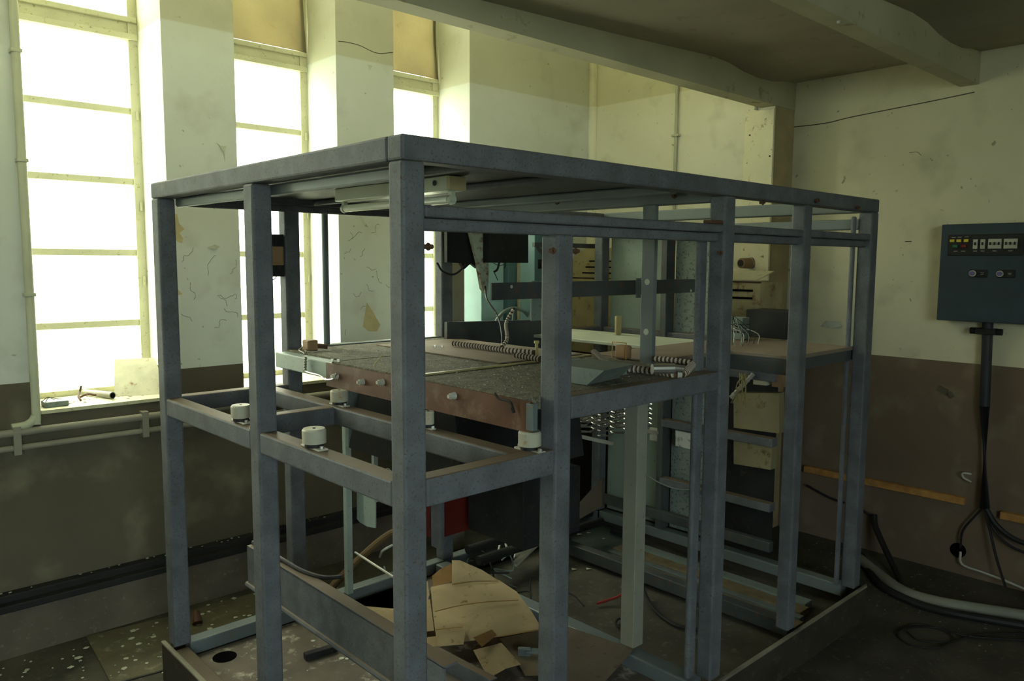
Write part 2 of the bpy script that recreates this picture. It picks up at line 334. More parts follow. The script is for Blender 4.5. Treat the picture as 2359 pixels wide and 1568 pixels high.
b = MB(); b.tube([(4.369, 2.303, 2.387), (4.369, 2.100, 2.385), (4.369, 1.953, 2.400), (4.369, 1.746, 2.414), (4.369, 1.532, 2.428), (4.369, 1.343, 2.443)], .0028, n=5); b.build('crack', CRACK, wr)
def patch(pts, wall, name='bare_patch'):
    b = MB(); b.poly(pts, (0, -.0015, 0) if wall is wl else (-.0015, 0, 0)); b.build(name, FLAP, wall)
patch([(1.312, 3.650, 1.806), (1.331, 3.650, 1.805), (1.339, 3.650, 1.763), (1.362, 3.650, 1.738), (1.338, 3.650, 1.720), (1.354, 3.650, 1.697), (1.348, 3.650, 1.675), (1.308, 3.650, 1.690)], wl)
patch([(2.299, 3.650, 1.244), (2.326, 3.650, 1.373), (2.367, 3.650, 1.316), (2.411, 3.650, 1.247), (2.388, 3.650, 1.212), (2.337, 3.650, 1.215)], wl)
patch([(1.304, 3.650, 1.488), (1.341, 3.650, 1.444), (1.310, 3.650, 1.435)], wl)
def flap(pts, wall, lift):
    """a curled paint flap: polygon fan with outer edge lifted"""
    b = MB(); P = [Vector(p) for p in pts]; d = Vector((0, -lift, 0)) if wall is wl else Vector((-lift, 0, 0))
    Q = [p + (d if i % 2 else d * .3) for i, p in enumerate(P)]
    b.poly([P[0] + d * .05] + Q[1:], tuple(d.normalized() * .001)); b.build('paint_flap', FLAKE, wall)
flap([(2.287, 3.650, 1.843), (2.313, 3.650, 1.798), (2.338, 3.650, 1.778), (2.308, 3.650, 1.784)], wl, .02)
flap([(1.462, 3.650, 1.657), (1.489, 3.650, 1.672), (1.522, 3.650, 1.664), (1.493, 3.650, 1.651)], wl, .02)
flap([(1.521, 3.650, 2.143), (1.533, 3.650, 2.128), (1.568, 3.650, 2.130), (1.555, 3.650, 2.110), (1.558, 3.650, 2.059), (1.549, 3.650, 2.102)], wl, .012)
flap([(2.354, 3.650, 2.632), (2.367, 3.650, 2.625), (2.359, 3.650, 2.606)], wl, .015)
flap([(4.370, 2.072, 1.236), (4.370, 2.036, 1.273), (4.370, 1.958, 1.273), (4.370, 1.939, 1.249), (4.370, 1.958, 1.231), (4.370, 2.008, 1.232)], wr, .010)
b = MB(); b.tube([(4.369, 1.634, 2.177), (4.369, 1.598, 2.178), (4.369, 1.575, 2.158)], .0012, n=4); b.tube([(4.369, 1.632, 1.716), (4.369, 1.599, 1.716)], .002, n=4); b.build('crack', CRACK, wr)
b = MB(); cpt = Vector((4.370, 1.404, 0.949)); b.rbox((cpt.x - .004, cpt.y, cpt.z), (.01, .05, .03), (.4, 0, 0)); b.rbox((cpt.x - .004, cpt.y - .04, cpt.z - .02), (.01, .03, .02), (.9, 0, 0)); b.build('broken_plaster', CRACK, wr)
# ---- pipes on the window wall
def pipe_thing(name, label, runs, r, mt, clips=()):
    t = thing(name, label, 'pipe', runs[0][0]); b = MB()
    for rn in runs: b.tube(rn, r, n=12, sub=8)
    b.build('tube', mt, t, smooth=True)
    for c in clips:
        b = MB(); b.box(*c, .002); b.build('clip', mt, t)
    return t
PIPEM = mat('pipe_wall_paint', (.50, .50, .36), var=.1, rough=.5)
PIPED = mat('pipe_grey_paint', (.27, .25, .19), var=.1, rough=.5)
pipe_thing('heating_pipe', 'upper of two horizontal painted pipes under the window sill', [[(-3.1, 3.615, .905), (-1, 3.615, .905), (2.4, 3.615, .905), (3.9, 3.615, .905)]], .016, PIPED,
    [(x, x + .028, 3.6, 3.647, .815, .93) for x in (-.4, .64, 1.13, 1.65, 2.3)])
pipe_thing('heating_pipe', 'lower of two horizontal painted pipes under the window sill', [[(-3.1, 3.618, .842), (-1, 3.618, .842), (2.4, 3.618, .842), (3.9, 3.618, .842)]], .013, PIPED)
pipe_thing('riser_pipe', 'vertical painted pipe bending left beside the leftmost window', [[(.728, 3.622, 3.4), (.728, 3.622, 2.0), (.728, 3.622, 1.02), (.722, 3.622, .96), (.695, 3.622, .932), (.64, 3.622, .925)]], .017, PIPEM,
    [(.708, .748, 3.603, 3.649, z, z + .014) for z in (1.45, 1.98, 2.4)])
pipe_thing('riser_pipe', 'thin vertical cream pipe on the back wall', [[(4.140, 2.945, 4.6), (4.140, 2.945, 1.71)]], .010, PIPEM, [(4.125, 4.155, 2.918, 2.972, 2.38, 2.393)])
pipe_thing('riser_pipe', 'short white pipe above the tall cream duct cover', [[(4.140, 2.40, 4.6), (4.140, 2.40, 2.47)]], .010, WHITEP)
pipe_thing('riser_pipe', 'pale vertical pipe right of the third window behind the frame', [[(3.098, 3.62, 2.2), (3.098, 3.62, 1.0)]], .020, PIPEM, [(3.06, 3.14, 3.6, 3.65, 1.39, 1.41)])
b = MB(); b.box(2.61, 2.71, 3.28, 3.34, 0.0, 1.64, .004); tag(b.build('support_post', PIPED), 'beige square post between the frame and the third window', 'post')
# ---- on the window sill
b = MB(); b.poly([(1.075, 3.80, .980), (1.283, 3.72, .980), (1.281, 3.87, 1.135), (1.118, 3.92, 1.135)], (0.004, .012, -.004)); tag(b.build('leaning_board', MARBLE), 'stained pale board leaning on the first window sill', 'board')
t = thing('metal_tube', 'short grey tube lying on the first window sill', 'tube', (1.0, 3.8, .99)); b = MB()
p0, p1 = Vector((.985, 3.93, .995)), Vector((1.052, 3.74, .995)); b.cyl(p0, p1, .012, .016, n=16); b.build('tube', PIPED, t, smooth=True)
b = MB(); b.cyl(p1 - (p1 - p0) * .03, p1 + (p1 - p0) * .005, .012, n=16); b.build('opening', HOLE, t)
b = MB(); b.tube([(.955, 3.85, 1.035), (.945, 3.84, 1.01), (.93, 3.80, .995), (.93, 3.77, .984)], .005, n=6); b.tube([(.93, 3.80, .99), (.97, 3.82, 1.0), (1.0, 3.80, .995)], .005, n=6)
tag(b.build('bent_hook', CONDR), 'dark bent hook on the first window sill beside the tube', 'hook')
t = thing('small_tin', 'low grey tin with wire at the left end of the first sill', 'tin', (.80, 3.74, .98)); b = MB(); b.box(.775, .865, 3.69, 3.76, .979, 1.002, .003); b.build('tin', GREYGREEN, t)
b = MB(); b.tube([(.78, 3.70, 1.003), (.80, 3.73, 1.015), (.83, 3.71, 1.01), (.85, 3.74, 1.004)], .0015, n=5); b.tube([(.77, 3.72, 1.003), (.79, 3.70, 1.022), (.82, 3.73, 1.004)], .0015, n=5); b.build('wire', BLACK, t)
b = MB()
for k in range(40):
    x = rnd.uniform(.78, 1.26); y = rnd.uniform(3.69, 3.92); s_ = rnd.uniform(.003, .009); a = rnd.uniform(0, 3)
    b.rbox((x, y, .981), (s_ * 1.5, s_, .002), (rnd.uniform(-.2, .2), rnd.uniform(-.2, .2), a))
tag(b.build('sill_crumbs', FLAKE), 'pale plaster crumbs scattered on the first window sill', 'debris', kind='stuff')

# ---------------------------------------------------------------- the big steel frame
S = .058
AX, BX = .990, 3.470; AY, BY = 1.408, 2.962
fr = thing('machine_frame', 'large rusty blue-grey steel frame of square tube standing on a low plinth', 'frame', (2.2, 2.2, 0))
def post(x, y, z0=.155, z1=1.817, sx=S, sy=S, m=STEEL, name='post', bev=.007):
    b = MB(); b.box(x, x + sx, y, y + sy, z0, z1, bev); return b.build(name, m, fr)
def rail(x0, x1, y0, y1, z0, z1, m=STEEL, name='rail', bev=.006):
    b = MB(); b.box(x0, x1, y0, y1, z0, z1, bev); return b.build(name, m, fr)
T = .055
# top ring
rail(AX, BX, AY, AY + S, 1.817, 1.872); rail(AX, AX + S, AY + S, BY, 1.817, 1.872)
rail(AX + S, BX, BY - S, BY, 1.817, 1.872); rail(BX - S, BX, AY + S, BY - S, 1.817, 1.872, STEEL_L)
# corner and side posts
post(AX, AY, sx=.062, sy=.055); post(AX, BY - .065, sx=.062, sy=.065); post(AX, 2.14, sx=.060, sy=.062)
post(1.474, AY, z1=1.670, sx=.063, sy=.06); post(2.262, AY, sx=.064, sy=.06); post(2.808, AY, sx=.058, sy=.055); post(BX - .066, AY, sx=.066, sy=.06)
post(1.476, BY - .06, sx=.064); post(2.262, BY - .06, sx=.064); post(BX - .066, BY - .06, sx=.066)
post(2.215, AY + .06, z0=.155, z1=1.67, sx=.045, sy=.02)
post(BX - .085, AY + .065, z0=.155, z1=1.8, sx=.02, sy=.02)
post(1.662, BY - .03, z0=1.245, sx=.026, sy=.02, m=STEEL_L)
# second rail below the top on the long side: outer face and recessed lip
for x0, x1 in ((AX + .062, 2.262), (2.326, 2.808), (2.866, BX - .066)):
    rail(x0, x1, AY + .002, AY + .05, 1.697, 1.724); rail(x0, x1, AY + .022, AY + .055, 1.668, 1.697, name='lip')
# inner lips below the top ring
rail(AX + .062, AX + .08, AY + .06, BY - .07, 1.785, 1.817, STEEL_L, 'lip'); rail(AX + .062, BX - .07, BY - .075, BY - .06, 1.79, 1.817, name='lip')
# short side, middle level
rail(AX + .002, AX + .058, AY + .055, 2.14, 1.036, 1.099); rail(AX + .002, AX + .058, 2.202, BY - .065, 1.036, 1.099)
rail(AX + .062, 1.474, AY + .002, AY + .058, 1.036, 1.103)
rail(AX + .06, 1.476, BY - .058, BY - .002, 1.040, 1.100); rail(1.366, 1.424, AY + .06, BY - .06, 1.036, 1.099)
rail(AX + .058, 1.366, 2.352, 2.408, 1.036, 1.099)
# tray level rails
rail(1.537, 2.262, AY + .002, AY + .055, 1.176, 1.240); rail(2.262, 2.320, AY + .06, BY - .06, 1.176, 1.238)
rail(1.54, 2.262, BY - .052, BY, 1.186, 1.248, STEEL_L); rail(2.326, BX - .066, BY - .052, BY, 1.18, 1.235)
rail(BX - .05, BX, AY + .06, BY - .06, 1.178, 1.233); rail(BX - .05, BX, AY + .06, BY - .06, 1.745, 1.79, STEEL_L)
# top cross members
rail(2.262, 2.326, AY + S, BY - S, 1.800, 1.866, STEEL_L); rail(2.04, 2.075, AY + S, BY - S, 1.812, 1.842, STEEL_L); rail(1.235, 1.265, AY + S, BY - S, 1.822, 1.842)
rail(1.60, 1.63, AY + S, BY - S, 1.822, 1.842)
b = MB(); b.box(AX + .06, 2.262, AY + .06, BY - .06, 1.843, 1.848); b.build('roof_sheet', STEEL_D, fr)
# inner posts
post(2.250, 1.735, z0=.155, z1=1.176, sx=.06, sy=.062, m=mat('bare_galvanised', (.27, .26, .205), rough=.5, var=.08, speck=(.2, .16, .1), sp=.15), bev=.003)
b = MB(); b.box(2.255, 2.275, 1.683, 1.738, 1.238, 1.80, .002); st = b.build('flat_bar', STEEL_L, fr)
for z in (1.53, 1.352):
    b = MB(); b.cyl((2.2542, 1.711, z), (2.258, 1.711, z), .011, n=16); b.build('slot_hole', FLAKE, st)
post(1.715, 2.872, z0=.155, z1=1.175, sx=.028, sy=.028, m=PALE, bev=.002)
post(1.745, 2.70, z0=.60, z1=1.175, sx=.02, sy=.02, m=PALE, bev=.002)
# lower back/far rails and cross members
rail(AX + .06, BX - .06, BY - .058, BY, .100, .155, STEEL_L); rail(BX - S, BX, AY + .06, BY - .06, .100, .155, STEEL_L)
rail(2.215, 2.285, AY + .05, BY - .058, .085, .150, STEEL_L)
rail(AX + .002, AX + .05, AY + .05, BY - .06, .095, .145)
# bolts
for (x, y, z, ax) in ((*(1.057, 1.420, 1.632), 'x'), (*(1.443, 1.400, 1.628), 'y'), (*(1.579, 1.450, 1.629), 'x'), (*(2.216, 1.400, 1.631), 'y'), (*(2.874, 1.430, 1.622), 'x'), (*(2.262, 2.157, 1.832), 'b'), (*(2.262, 1.603, 1.825), 'b'), (*(2.540, 1.440, 1.811), 'y'), (*(2.870, 1.400, 1.834), 'y'), (*(3.223, 1.400, 1.826), 'y')):
    d = Vector((.022, 0, 0)) if ax == 'x' else (Vector((-.02, 0, 0)) if ax == 'b' else Vector((0, -.014, 0)))
    p = Vector((x, y, z)); b = MB(); b.cyl(p - d * .3, p + d, .0055, n=10); b.cyl(p + d * .35, p + d * .6, .009, n=6); b.build('bolt', CONDR, fr)
# bracket along the long side above the second post
b = MB(); b.box(2.18, 2.25, AY - .002, AY + .03, 1.724, 1.736, .003); b.build('bracket', CONDR, fr)
# plinth
pl = MB(); pl.box(.972, 3.488, 1.385, 1.395, .0, .150); pl.box(.972, .982, 1.395, 2.985, .0, .150); pl.box(3.478, 3.488, 1.395, 2.985, 0, .15); pl.box(.982, 3.478, 2.975, 2.985, 0, .12); pl.build('plinth', SKIRT, fr)
b = MB(); b.box(.968, 3.492, 1.383, 1.398, .148, .158, .003); b.box(.968, .985, 1.398, 2.985, .148, .158, .003); b.build('plinth_edge', mat('worn_edge', (.20, .18, .13), rough=.5, var=.3), fr)
bpn = MB(); bpn.box(.985, 2.225, 1.40, 2.905, .085, .098); base = bpn.build('base_plate', BASEPL, fr)
b = MB(); b.box(2.285, 3.47, 1.40, 2.905, .03, .045); b.build('base_plate', FLOOR, fr)
b = MB(); hc = Vector((1.143, 2.816, 0.099)); b.cyl((hc.x, hc.y, .0975), (hc.x, hc.y, .0992), .044, n=28); b.build('round_hole', HOLE, base)
# pale planks and blue strips on the floor of the right bay
for k, (x0, x1, m_) in enumerate(((3.02, 3.13, WOODP), (3.135, 3.175, STEEL_L), (3.18, 3.26, WOODP), (3.265, 3.33, GREYGREEN))):
    b = MB(); b.box(x0, x1, 1.50 + .02 * k, 2.6, .046, .062 + .006 * k, .002); b.build('floor_strip', m_, fr)
b = MB(); b.box(2.93, 2.985, 1.47, 2.90, .07, .13, .004); b.build('rail', STEEL_D, fr)
b = MB(); b.box(3.37, 3.41, 1.80, 2.90, .22, .27, .004); b.build('rail', STEEL_D, fr)
# folded channel plate across the lower left bay
t = thing('channel_plate', 'wide folded steel channel lying across the lower left bay', 'channel', (1.15, 2.0, .45)); b = MB()
b.box(1.148, 1.153, 1.47, 2.60, .452, .590); b.box(1.148, 1.19, 1.47, 2.60, .588, .594); b.box(1.148, 1.19, 1.47, 2.60, .447, .453)
b.tube([(1.150, 1.47, .450), (1.150, 2.61, .450)], .010, n=8); b.build('channel', STEEL, t)
b = MB(); b.tube([(1.17, 2.60, .601), (1.165, 2.45, .600), (1.17, 2.36, .602), (1.175, 2.25, .60), (1.20, 2.16, .598), (1.245, 2.12, .60)], .007, n=7); b.build('loose_cable', BLACK, t)

# ---------------------------------------------------------------- rubber mounts
def mount(x, y, label, r=.031):
    t = thing('rubber_mount', label, 'mount', (x, y, 1.10), 'round cream mounts on the middle rails')
    b = MB(); b.cyl((x, y, 1.114), (x, y, 1.148), r, r, n=28); b.cyl((x, y, 1.148), (x, y, 1.153), r, r * .9, n=28); b.build('cap', WHITEP, t, smooth=True)
    b = MB(); b.cyl((x, y, 1.103), (x, y, 1.115), r * .8, n=24); b.build('pad', BLACK, t)
    b = MB(); b.box(x - r * .45, x + r * .45, y - r * 1.5, y + r * 1.5, 1.099, 1.104, .001); b.build('flange', CONDW, t)
    for s_ in (-1, 1):
        b = MB(); b.cyl((x, y + s_ * r * 1.25, 1.103), (x, y + s_ * r * 1.25, 1.111), .006, n=6); b.build('bolt', CHROME, t)
    b = MB(); b.cyl((x, y, 1.1525), (x, y, 1.1537), .004, n=10); b.build('bolt_hole', HOLE, t)
mount(1.02, 2.325, 'cream rubber mount on the short side rail nearest the window wall', .030)
mount(1.395, 2.372, 'rusty cream mount at the joint of the two inner rails')
mount(1.02, 1.868, 'large cream mount on the short side rail right of the side post', .032)
mount(1.43, 1.46, 'rusty cream mount beside the second front post')
mount(1.395, 1.86, 'small cream mount on the inner rail just behind the corner post', .018)

# ---------------------------------------------------------------- table platform
t = thing('platform', 'dusty platform top carried inside the steel frame', 'platform', (1.9, 2.1, 1.17))
b = MB(); b.box(1.422, 2.262, 2.46, 2.905, 1.176, 1.236, .004); b.build('edge_plate', PALE, t, label='pale blue painted edge')
b = MB(); b.box(1.412, 1.418, 1.44, 2.49, 1.152, 1.236); b.build('edge_plate', RUST, t, label='copper brown rusty edge plate')
b = MB(); b.box(1.405, 1.425, 1.425, 1.45, 1.16, 1.232, .002); b.build('edge_plate', STEEL_L, t, label='pale end piece')
b = MB(); b.box(1.418, 2.262, 1.465, 1.972, 1.205, 1.240); b.build('top_panel', DIRT, t)
b = MB(); b.box(1.418, 2.262, 1.985, 2.46, 1.205, 1.241); b.box(1.47, 2.262, 2.46, 2.905, 1.236, 1.2425); b.build('top_panel', DIRT, t)
b = MB(); b.box(1.83, 2.262, 2.02, 2.80, 1.2425, 1.2465); b.build('cover_sheet', HARDB, t, label='reddish brown cover sheet')
b = MB(); b.box(1.418, 2.262, 1.970, 1.987, 1.24, 1.246, .002); b.build('joint_strip', BRASS, t)
for p in ((1.400, 2.244, 1.195), (1.400, 2.126, 1.208), (1.400, 2.413, 1.196), (1.400, 1.755, 1.211)):
    v = Vector(p); b = MB(); b.cyl((1.414, v.y, v.z), (1.395, v.y, v.z), .012, .009, n=10); b.cyl((1.395, v.y, v.z), (1.388, v.y, v.z), .006, n=8); b.build('bolt', CONDW, t)
b = MB(); b.tube([(1.400, 1.566, 1.244), (1.400, 1.549, 1.231), (1.400, 1.505, 1.228), (1.400, 1.493, 1.207)], .003, n=6); b.tube([(1.400, 1.497, 1.214), (1.400, 1.490, 1.201)], .005, n=6); b.build('wire', BLACK, t)
# spring and hook wire at the pale end of the platform
b = MB(); b.tube([(1.410, 2.634, 1.246), (1.410, 2.640, 1.196)], .007, n=8, sub=1, ripple=.45, pitch=.009); b.tube([(1.410, 2.640, 1.196), (1.410, 2.624, 1.187), (1.410, 2.537, 1.185), (1.410, 2.515, 1.181), (1.400, 2.473, 1.177), (1.400, 2.419, 1.186), (1.400, 2.395, 1.208)], .0035, n=6)
tag(b.build('hook_spring', CHROME), 'small coil spring and bent wire on the pale end of the platform', 'spring')
t = thing('motor', 'small brown motor with loose wires on the far left platform corner', 'motor', (1.53, 2.80, 1.245)); b = MB(); b.box(1.50, 1.545, 2.78, 2.83, 1.243, 1.287, .006); b.build('housing', CLAY, t)
b = MB(); b.cyl((1.545, 2.79, 1.262), (1.58, 2.77, 1.258), .010, n=10); b.build('shaft', CONDR, t)
b = MB(); b.tube([(1.50, 2.82, 1.26), (1.47, 2.80, 1.25), (1.46, 2.74, 1.243), (1.44, 2.72, 1.23)], .002, n=5); b.tube([(1.50, 2.80, 1.25), (1.48, 2.76, 1.248), (1.52, 2.74, 1.245)], .002, n=5); b.build('wire', CONDW, t)
b = MB(); b.tube([(1.451, 2.229, 1.243), Vector((1.451, 2.229, 1.243)) + Vector((0, 0, .012)), Vector((1.451, 2.229, 1.243)) + Vector((.012, -.03, .045))], .002, n=5); tag(b.build('bent_wire', WIREY), 'thin bent wire standing on the near platform half', 'wire')
# corrugated conduits
def conduit(label, pts, r=.011, pitch=.0085):
    b = MB(); b.tube(pts, r, n=10, sub=6, ripple=.28, pitch=pitch, stripe=True)
    return tag(b.build('conduit', [CONDR, CONDW]), label, 'conduit')
conduit('rusty corrugated conduit lying along the far edge of the platform', [(2.026, 2.524, 1.260), (2.033, 2.407, 1.260), (2.027, 2.268, 1.260), (2.027, 2.169, 1.260), (2.053, 2.072, 1.260)])
conduit('thin corrugated conduit rising from the long conduit behind the platform', [(2.065, 2.272, 1.262), Vector((2.119, 2.299, 1.270)) + Vector((0.02, .02, .02)), (2.30, 2.50, 1.335), (2.33, 2.48, 1.40)], .008)
conduit('short rusty corrugated conduit piece beside the second front post', [(1.973, 2.088, 1.255), (1.967, 2.023, 1.255), (1.958, 1.948, 1.255)], .012)
b = MB(); v = Vector((2.059, 2.069, 1.250)); b.cyl(v, v + Vector((0, 0, .045)), .007, .006, n=8); b.cyl(v + Vector((0, 0, .045)), v + Vector((0, 0, .055)), .010, n=8); tag(b.build('upright_fitting', WIREY), 'brownish upright fitting at the end of the short conduit', 'fitting')
conduit('rusty corrugated conduit along the right end of the platform', [(2.225, 1.93, 1.262), (2.016, 1.667, 1.255), (2.014, 1.557, 1.255), (2.018, 1.474, 1.255), (2.022, 1.395, 1.255), (2.19, 1.47, 1.262)], .012)
conduit('second rusty conduit behind the coupling on the platform end', [(2.235, 1.66, 1.262), (2.235, 1.58, 1.264), (2.235, 1.48, 1.262)], .010)
b = MB(); v = Vector((1.969, 1.425, 1.262)); b.cyl(v + Vector((-.03, .02, .012)), v + Vector((.03, -.02, .012)), .016, n=12); b.cyl(v + Vector((.02, -.01, .016)), v + Vector((.04, -.05, .012)), .011, n=12); tag(b.build('coupling', CHROME), 'shiny metal coupling on the conduit at the right platform end', 'coupling')
# wedge-shaped duct piece, back plate
t = thing('duct_piece', 'grey open duct piece with slanted end on the platform', 'duct', (1.8, 1.6, 1.241)); b = MB()
b.poly([(1.70, 1.50, 1.242), (1.70, 1.63, 1.242), (1.70, 1.63, 1.292), (1.70, 1.435, 1.292)], (.18, .03, 0)); b.build('body', GREYGREEN, t)
b = MB(); b.box(1.94, 1.96, 1.56, 1.78, 1.242, 1.275); b.build('flange', STEEL_L, t)
t = thing('ceramic_plug', 'brown ceramic plug in a wire frame beside the flat bar', 'plug', (2.3, 1.84, 1.24)); b = MB(); b.box(2.275, 2.315, 1.82, 1.87, 1.24, 1.29, .006); b.build('plug', CLAY, t)
b = MB(); b.tube([(2.27, 1.878, 1.241), (2.27, 1.878, 1.302), (2.27, 1.812, 1.302), (2.27, 1.812, 1.241)], .0025, n=5, sub=1); b.build('wire_frame', WOOD, t)
# small nuts on platform
for k, p in enumerate(((1.948, 2.550, 1.247), (1.970, 2.531, 1.247), (1.418, 2.454, 1.243), (1.428, 2.430, 1.243))):
    v = Vector(p); b = MB(); b.cyl((v.x, v.y, v.z), (v.x, v.y, v.z + .009), .006, n=6); tag(b.build('nut', CHROME), 'small loose nut lying on the dusty platform', 'nut', 'nuts lying on the platform')

# ---------------------------------------------------------------- lamp under the roof
t = thing('fluorescent_lamp', 'cream fluorescent batten lamp hanging under the frame roof', 'lamp', (1.43, 2.08, 1.84)); b = MB()
b.box(1.40, 1.46, 1.772, 2.390, 1.800, 1.842, .003); b.build('batten', LAMPW, t)
b = MB(); b.cyl((1.43, 1.80, 1.777), (1.43, 2.385, 1.777), .0125, n=18); b.build('tube', GLASSTUBE, t, smooth=True)
for y in (1.785, 2.37):
    b = MB(); b.box(1.422, 1.438, y - .004, y + .012, 1.768, 1.80, .002); b.cyl((1.43, y, 1.777), (1.43, y + .01, 1.777), .015, n=14); b.build('lamp_holder', LAMPW, t)
b = MB(); b.cyl((1.400, 1.985, 1.822), (1.398, 1.985, 1.822), .008, n=12); b.cyl((1.400, 1.83, 1.824), (1.398, 1.83, 1.824), .008, n=12); b.build('screw', DARKBOX, t)
b = MB(); b.box(1.40, 1.46, 1.76, 1.772, 1.802, 1.84); b.build('end_cap', CREAM_D, t)
# switch box on rear post
t = thing('switch_box', 'small dark switch box with brown cover on the rear post', 'box', (1.42, 2.93, 1.57)); b = MB(); b.box(1.385, 1.474, 2.91, 2.95, 1.535, 1.702, .003); b.build('case', DARKBOX, t)
b = MB(); b.box(1.400, 1.468, 2.900, 2.912, 1.580, 1.655, .004); b.build('cover', CLAY, t)
b = MB(); b.tube([(1.39, 2.91, 1.54), (1.40, 2.905, 1.522), (1.43, 2.905, 1.528), (1.44, 2.91, 1.545)], .002, n=5); b.build('wire', BLACK, t)

# ---------------------------------------------------------------- things hanging in the upper part behind
t = thing('motor_cover', 'dark rusty sheet cover hanging left of the pale tapered bracket', 'cover', (2.4, 2.9, 1.6)); b = MB()
b.poly([(2.211, 2.800, 1.743), (2.346, 2.800, 1.747), (2.391, 2.800, 1.567), (2.352, 2.800, 1.591), (2.312, 2.800, 1.563), (2.292, 2.800, 1.591), (2.211, 2.800, 1.595)], (0, .02, 0)); b.build('cover', DARKBOX, t)
b = MB(); b.tube([(2.192, 2.850, 1.592), (2.209, 2.830, 1.553), (2.248, 2.800, 1.540), (2.291, 2.790, 1.567), (2.309, 2.790, 1.587)], .005, n=7); b.build('cable', BLACK, t)
t = thing('tapered_bracket', 'pale tapered bracket with rust runs hanging from the top', 'bracket', (2.4, 2.6, 1.5)); b = MB()
b.poly([(2.288, 2.740, 1.759), (2.408, 2.740, 1.763), (2.407, 2.740, 1.473), (2.388, 2.740, 1.453), (2.369, 2.740, 1.474), (2.340, 2.740, 1.603)], (0, .02, 0)); b.build('plate', mat('rusty_pale_plate', (.42, .46, .36), var=.1, speck=(.17, .07, .04), sp=.55, sscale=26), t)
b = MB(); b.tube([(2.379, 2.730, 1.484), (2.276, 2.600, 1.432), (2.246, 2.500, 1.371), (2.181, 2.400, 1.316), (2.095, 2.300, 1.266)], .004, n=6); b.build('cable', BLACK, t)
t = thing('relay_box', 'dark square sheet metal box hanging right of the tapered bracket', 'box', (2.5, 2.7, 1.6)); b = MB()
b.poly([(2.373, 2.700, 1.753), (2.624, 2.700, 1.761), (2.626, 2.700, 1.594), (2.374, 2.700, 1.594)], (0, .15, 0)); b.build('case', DARKBOX, t)
b = MB(); b.tube([(2.420, 2.680, 1.596), (2.409, 2.680, 1.564), (2.388, 2.680, 1.552)], .005, n=6); b.tube([(2.388, 2.680, 1.552), (2.412, 2.680, 1.514)], .002, n=5); b.tube([(2.385, 2.680, 1.592), (2.420, 2.680, 1.580), (2.461, 2.680, 1.588), (2.452, 2.680, 1.568)], .0015, n=5); b.build('wire', BLACK, t)
t = thing('cross_bar', 'dark perforated flat bar crossing the upper middle of the frame', 'bar', (2.3, 1.95, 1.5)); b = MB()
b.box(1.765, 3.05, 1.99, 2.0, 1.468, 1.527, .002); b.build('bar', STEEL_D, t)
for p in ((2.661, 1.989, 1.479), (2.939, 1.989, 1.476), (1.855, 1.989, 1.513)):
    v = Vector(p); b = MB(); b.cyl((v.x, 1.9895, v.z), (v.x, 1.991, v.z), .006, n=10); b.build('bar_hole', FLAKE, t)
b = MB(); b.box(2.545, 2.575, 1.985, 1.99, 1.455, 1.535); b.build('end_plate', STEEL_L, t)
b = MB(); b.box(1.985, 2.04, 2.02, 2.03, 1.385, 1.53, .002); tag(b.build('narrow_plate', GREYGREEN), 'narrow grey plate hanging left of the second front post', 'plate')
b = MB(); b.poly([(2.210, 2.800, 1.323), (2.844, 2.800, 1.305), (2.845, 2.800, 1.162), (2.209, 2.800, 1.223)], (0, .02, 0)); tag(b.build('low_sheet', STEEL_D), 'low dark upright panel behind the conduit', 'panel')
# handwheel + turquoise machine near the corner
t = thing('handwheel', 'round grey hoop seen above the dark upright panel', 'wheel', (3.05, 3.2, 1.2)); b = MB()
cx, cz, r_ = 2.98, 1.215, .125
b.tube([(cx + r_ * 1.15 * math.cos(a), 3.18, cz + r_ * math.sin(a)) for a in [i * math.pi / 12 for i in range(25)]], .010, n=8, sub=2); b.build('rim', GREYGREEN, t)
b = MB(); b.cyl((cx - r_, 3.18, cz), (cx + r_, 3.18, cz), .007, n=8); b.cyl((cx, 3.18, cz - r_), (cx, 3.18, cz + r_), .007, n=8); b.build('spoke', GREYGREEN, t)
b = MB(); b.cyl((cx, 3.17, cz - .4), (cx, 3.17, cz - .12), .012, n=8); b.build('stem', GREYGREEN, t)
t = thing('turquoise_cabinet', 'turquoise enamel machine cabinet in the far corner behind the frame', 'cabinet', (3.05, 3.4, 0)); b = MB()
b.box(2.935, 3.105, 3.40, 3.56, 0, 1.72, .004); b.build('body', TEAL_L, t)
b = MB(); b.box(3.125, 3.195, 3.38, 3.56, 0, 1.75, .004); b.build('side_column', TEAL, t, label='darker teal column')
b = MB(); b.box(3.105, 3.125, 3.42, 3.5, 0, 1.7); b.build('door_gap', PALE, t)
t2 = thing('cable_duct', 'cream cable duct between the turquoise cabinets', 'duct', (3.22, 3.36, 0)); b = MB(); b.box(3.198, 3.262, 3.36, 3.56, 0, 1.9, .003); b.build('casing', CREAM, t2)
b = MB(); b.cyl((3.208, 3.361, 1.595), (3.208, 3.345, 1.595), .011, n=14); b.build('button', CHROME, t2)
t = thing('turquoise_cabinet', 'teal cabinet with round black knob left of the cream housing', 'cabinet', (3.2, 3.2, 0)); b = MB(); b.box(3.085, 3.175, 3.12, 3.24, 0, 1.76, .004); b.build('body', TEAL, t)
v = Vector((3.133, 3.120, 1.586)); b = MB(); b.cyl((v.x, 3.12, v.z), (v.x, 3.10, v.z), .014, n=16); b.box(v.x - .022, v.x + .022, 3.114, 3.12, v.z - .026, v.z + .026); b.build('knob', BLACK, t)
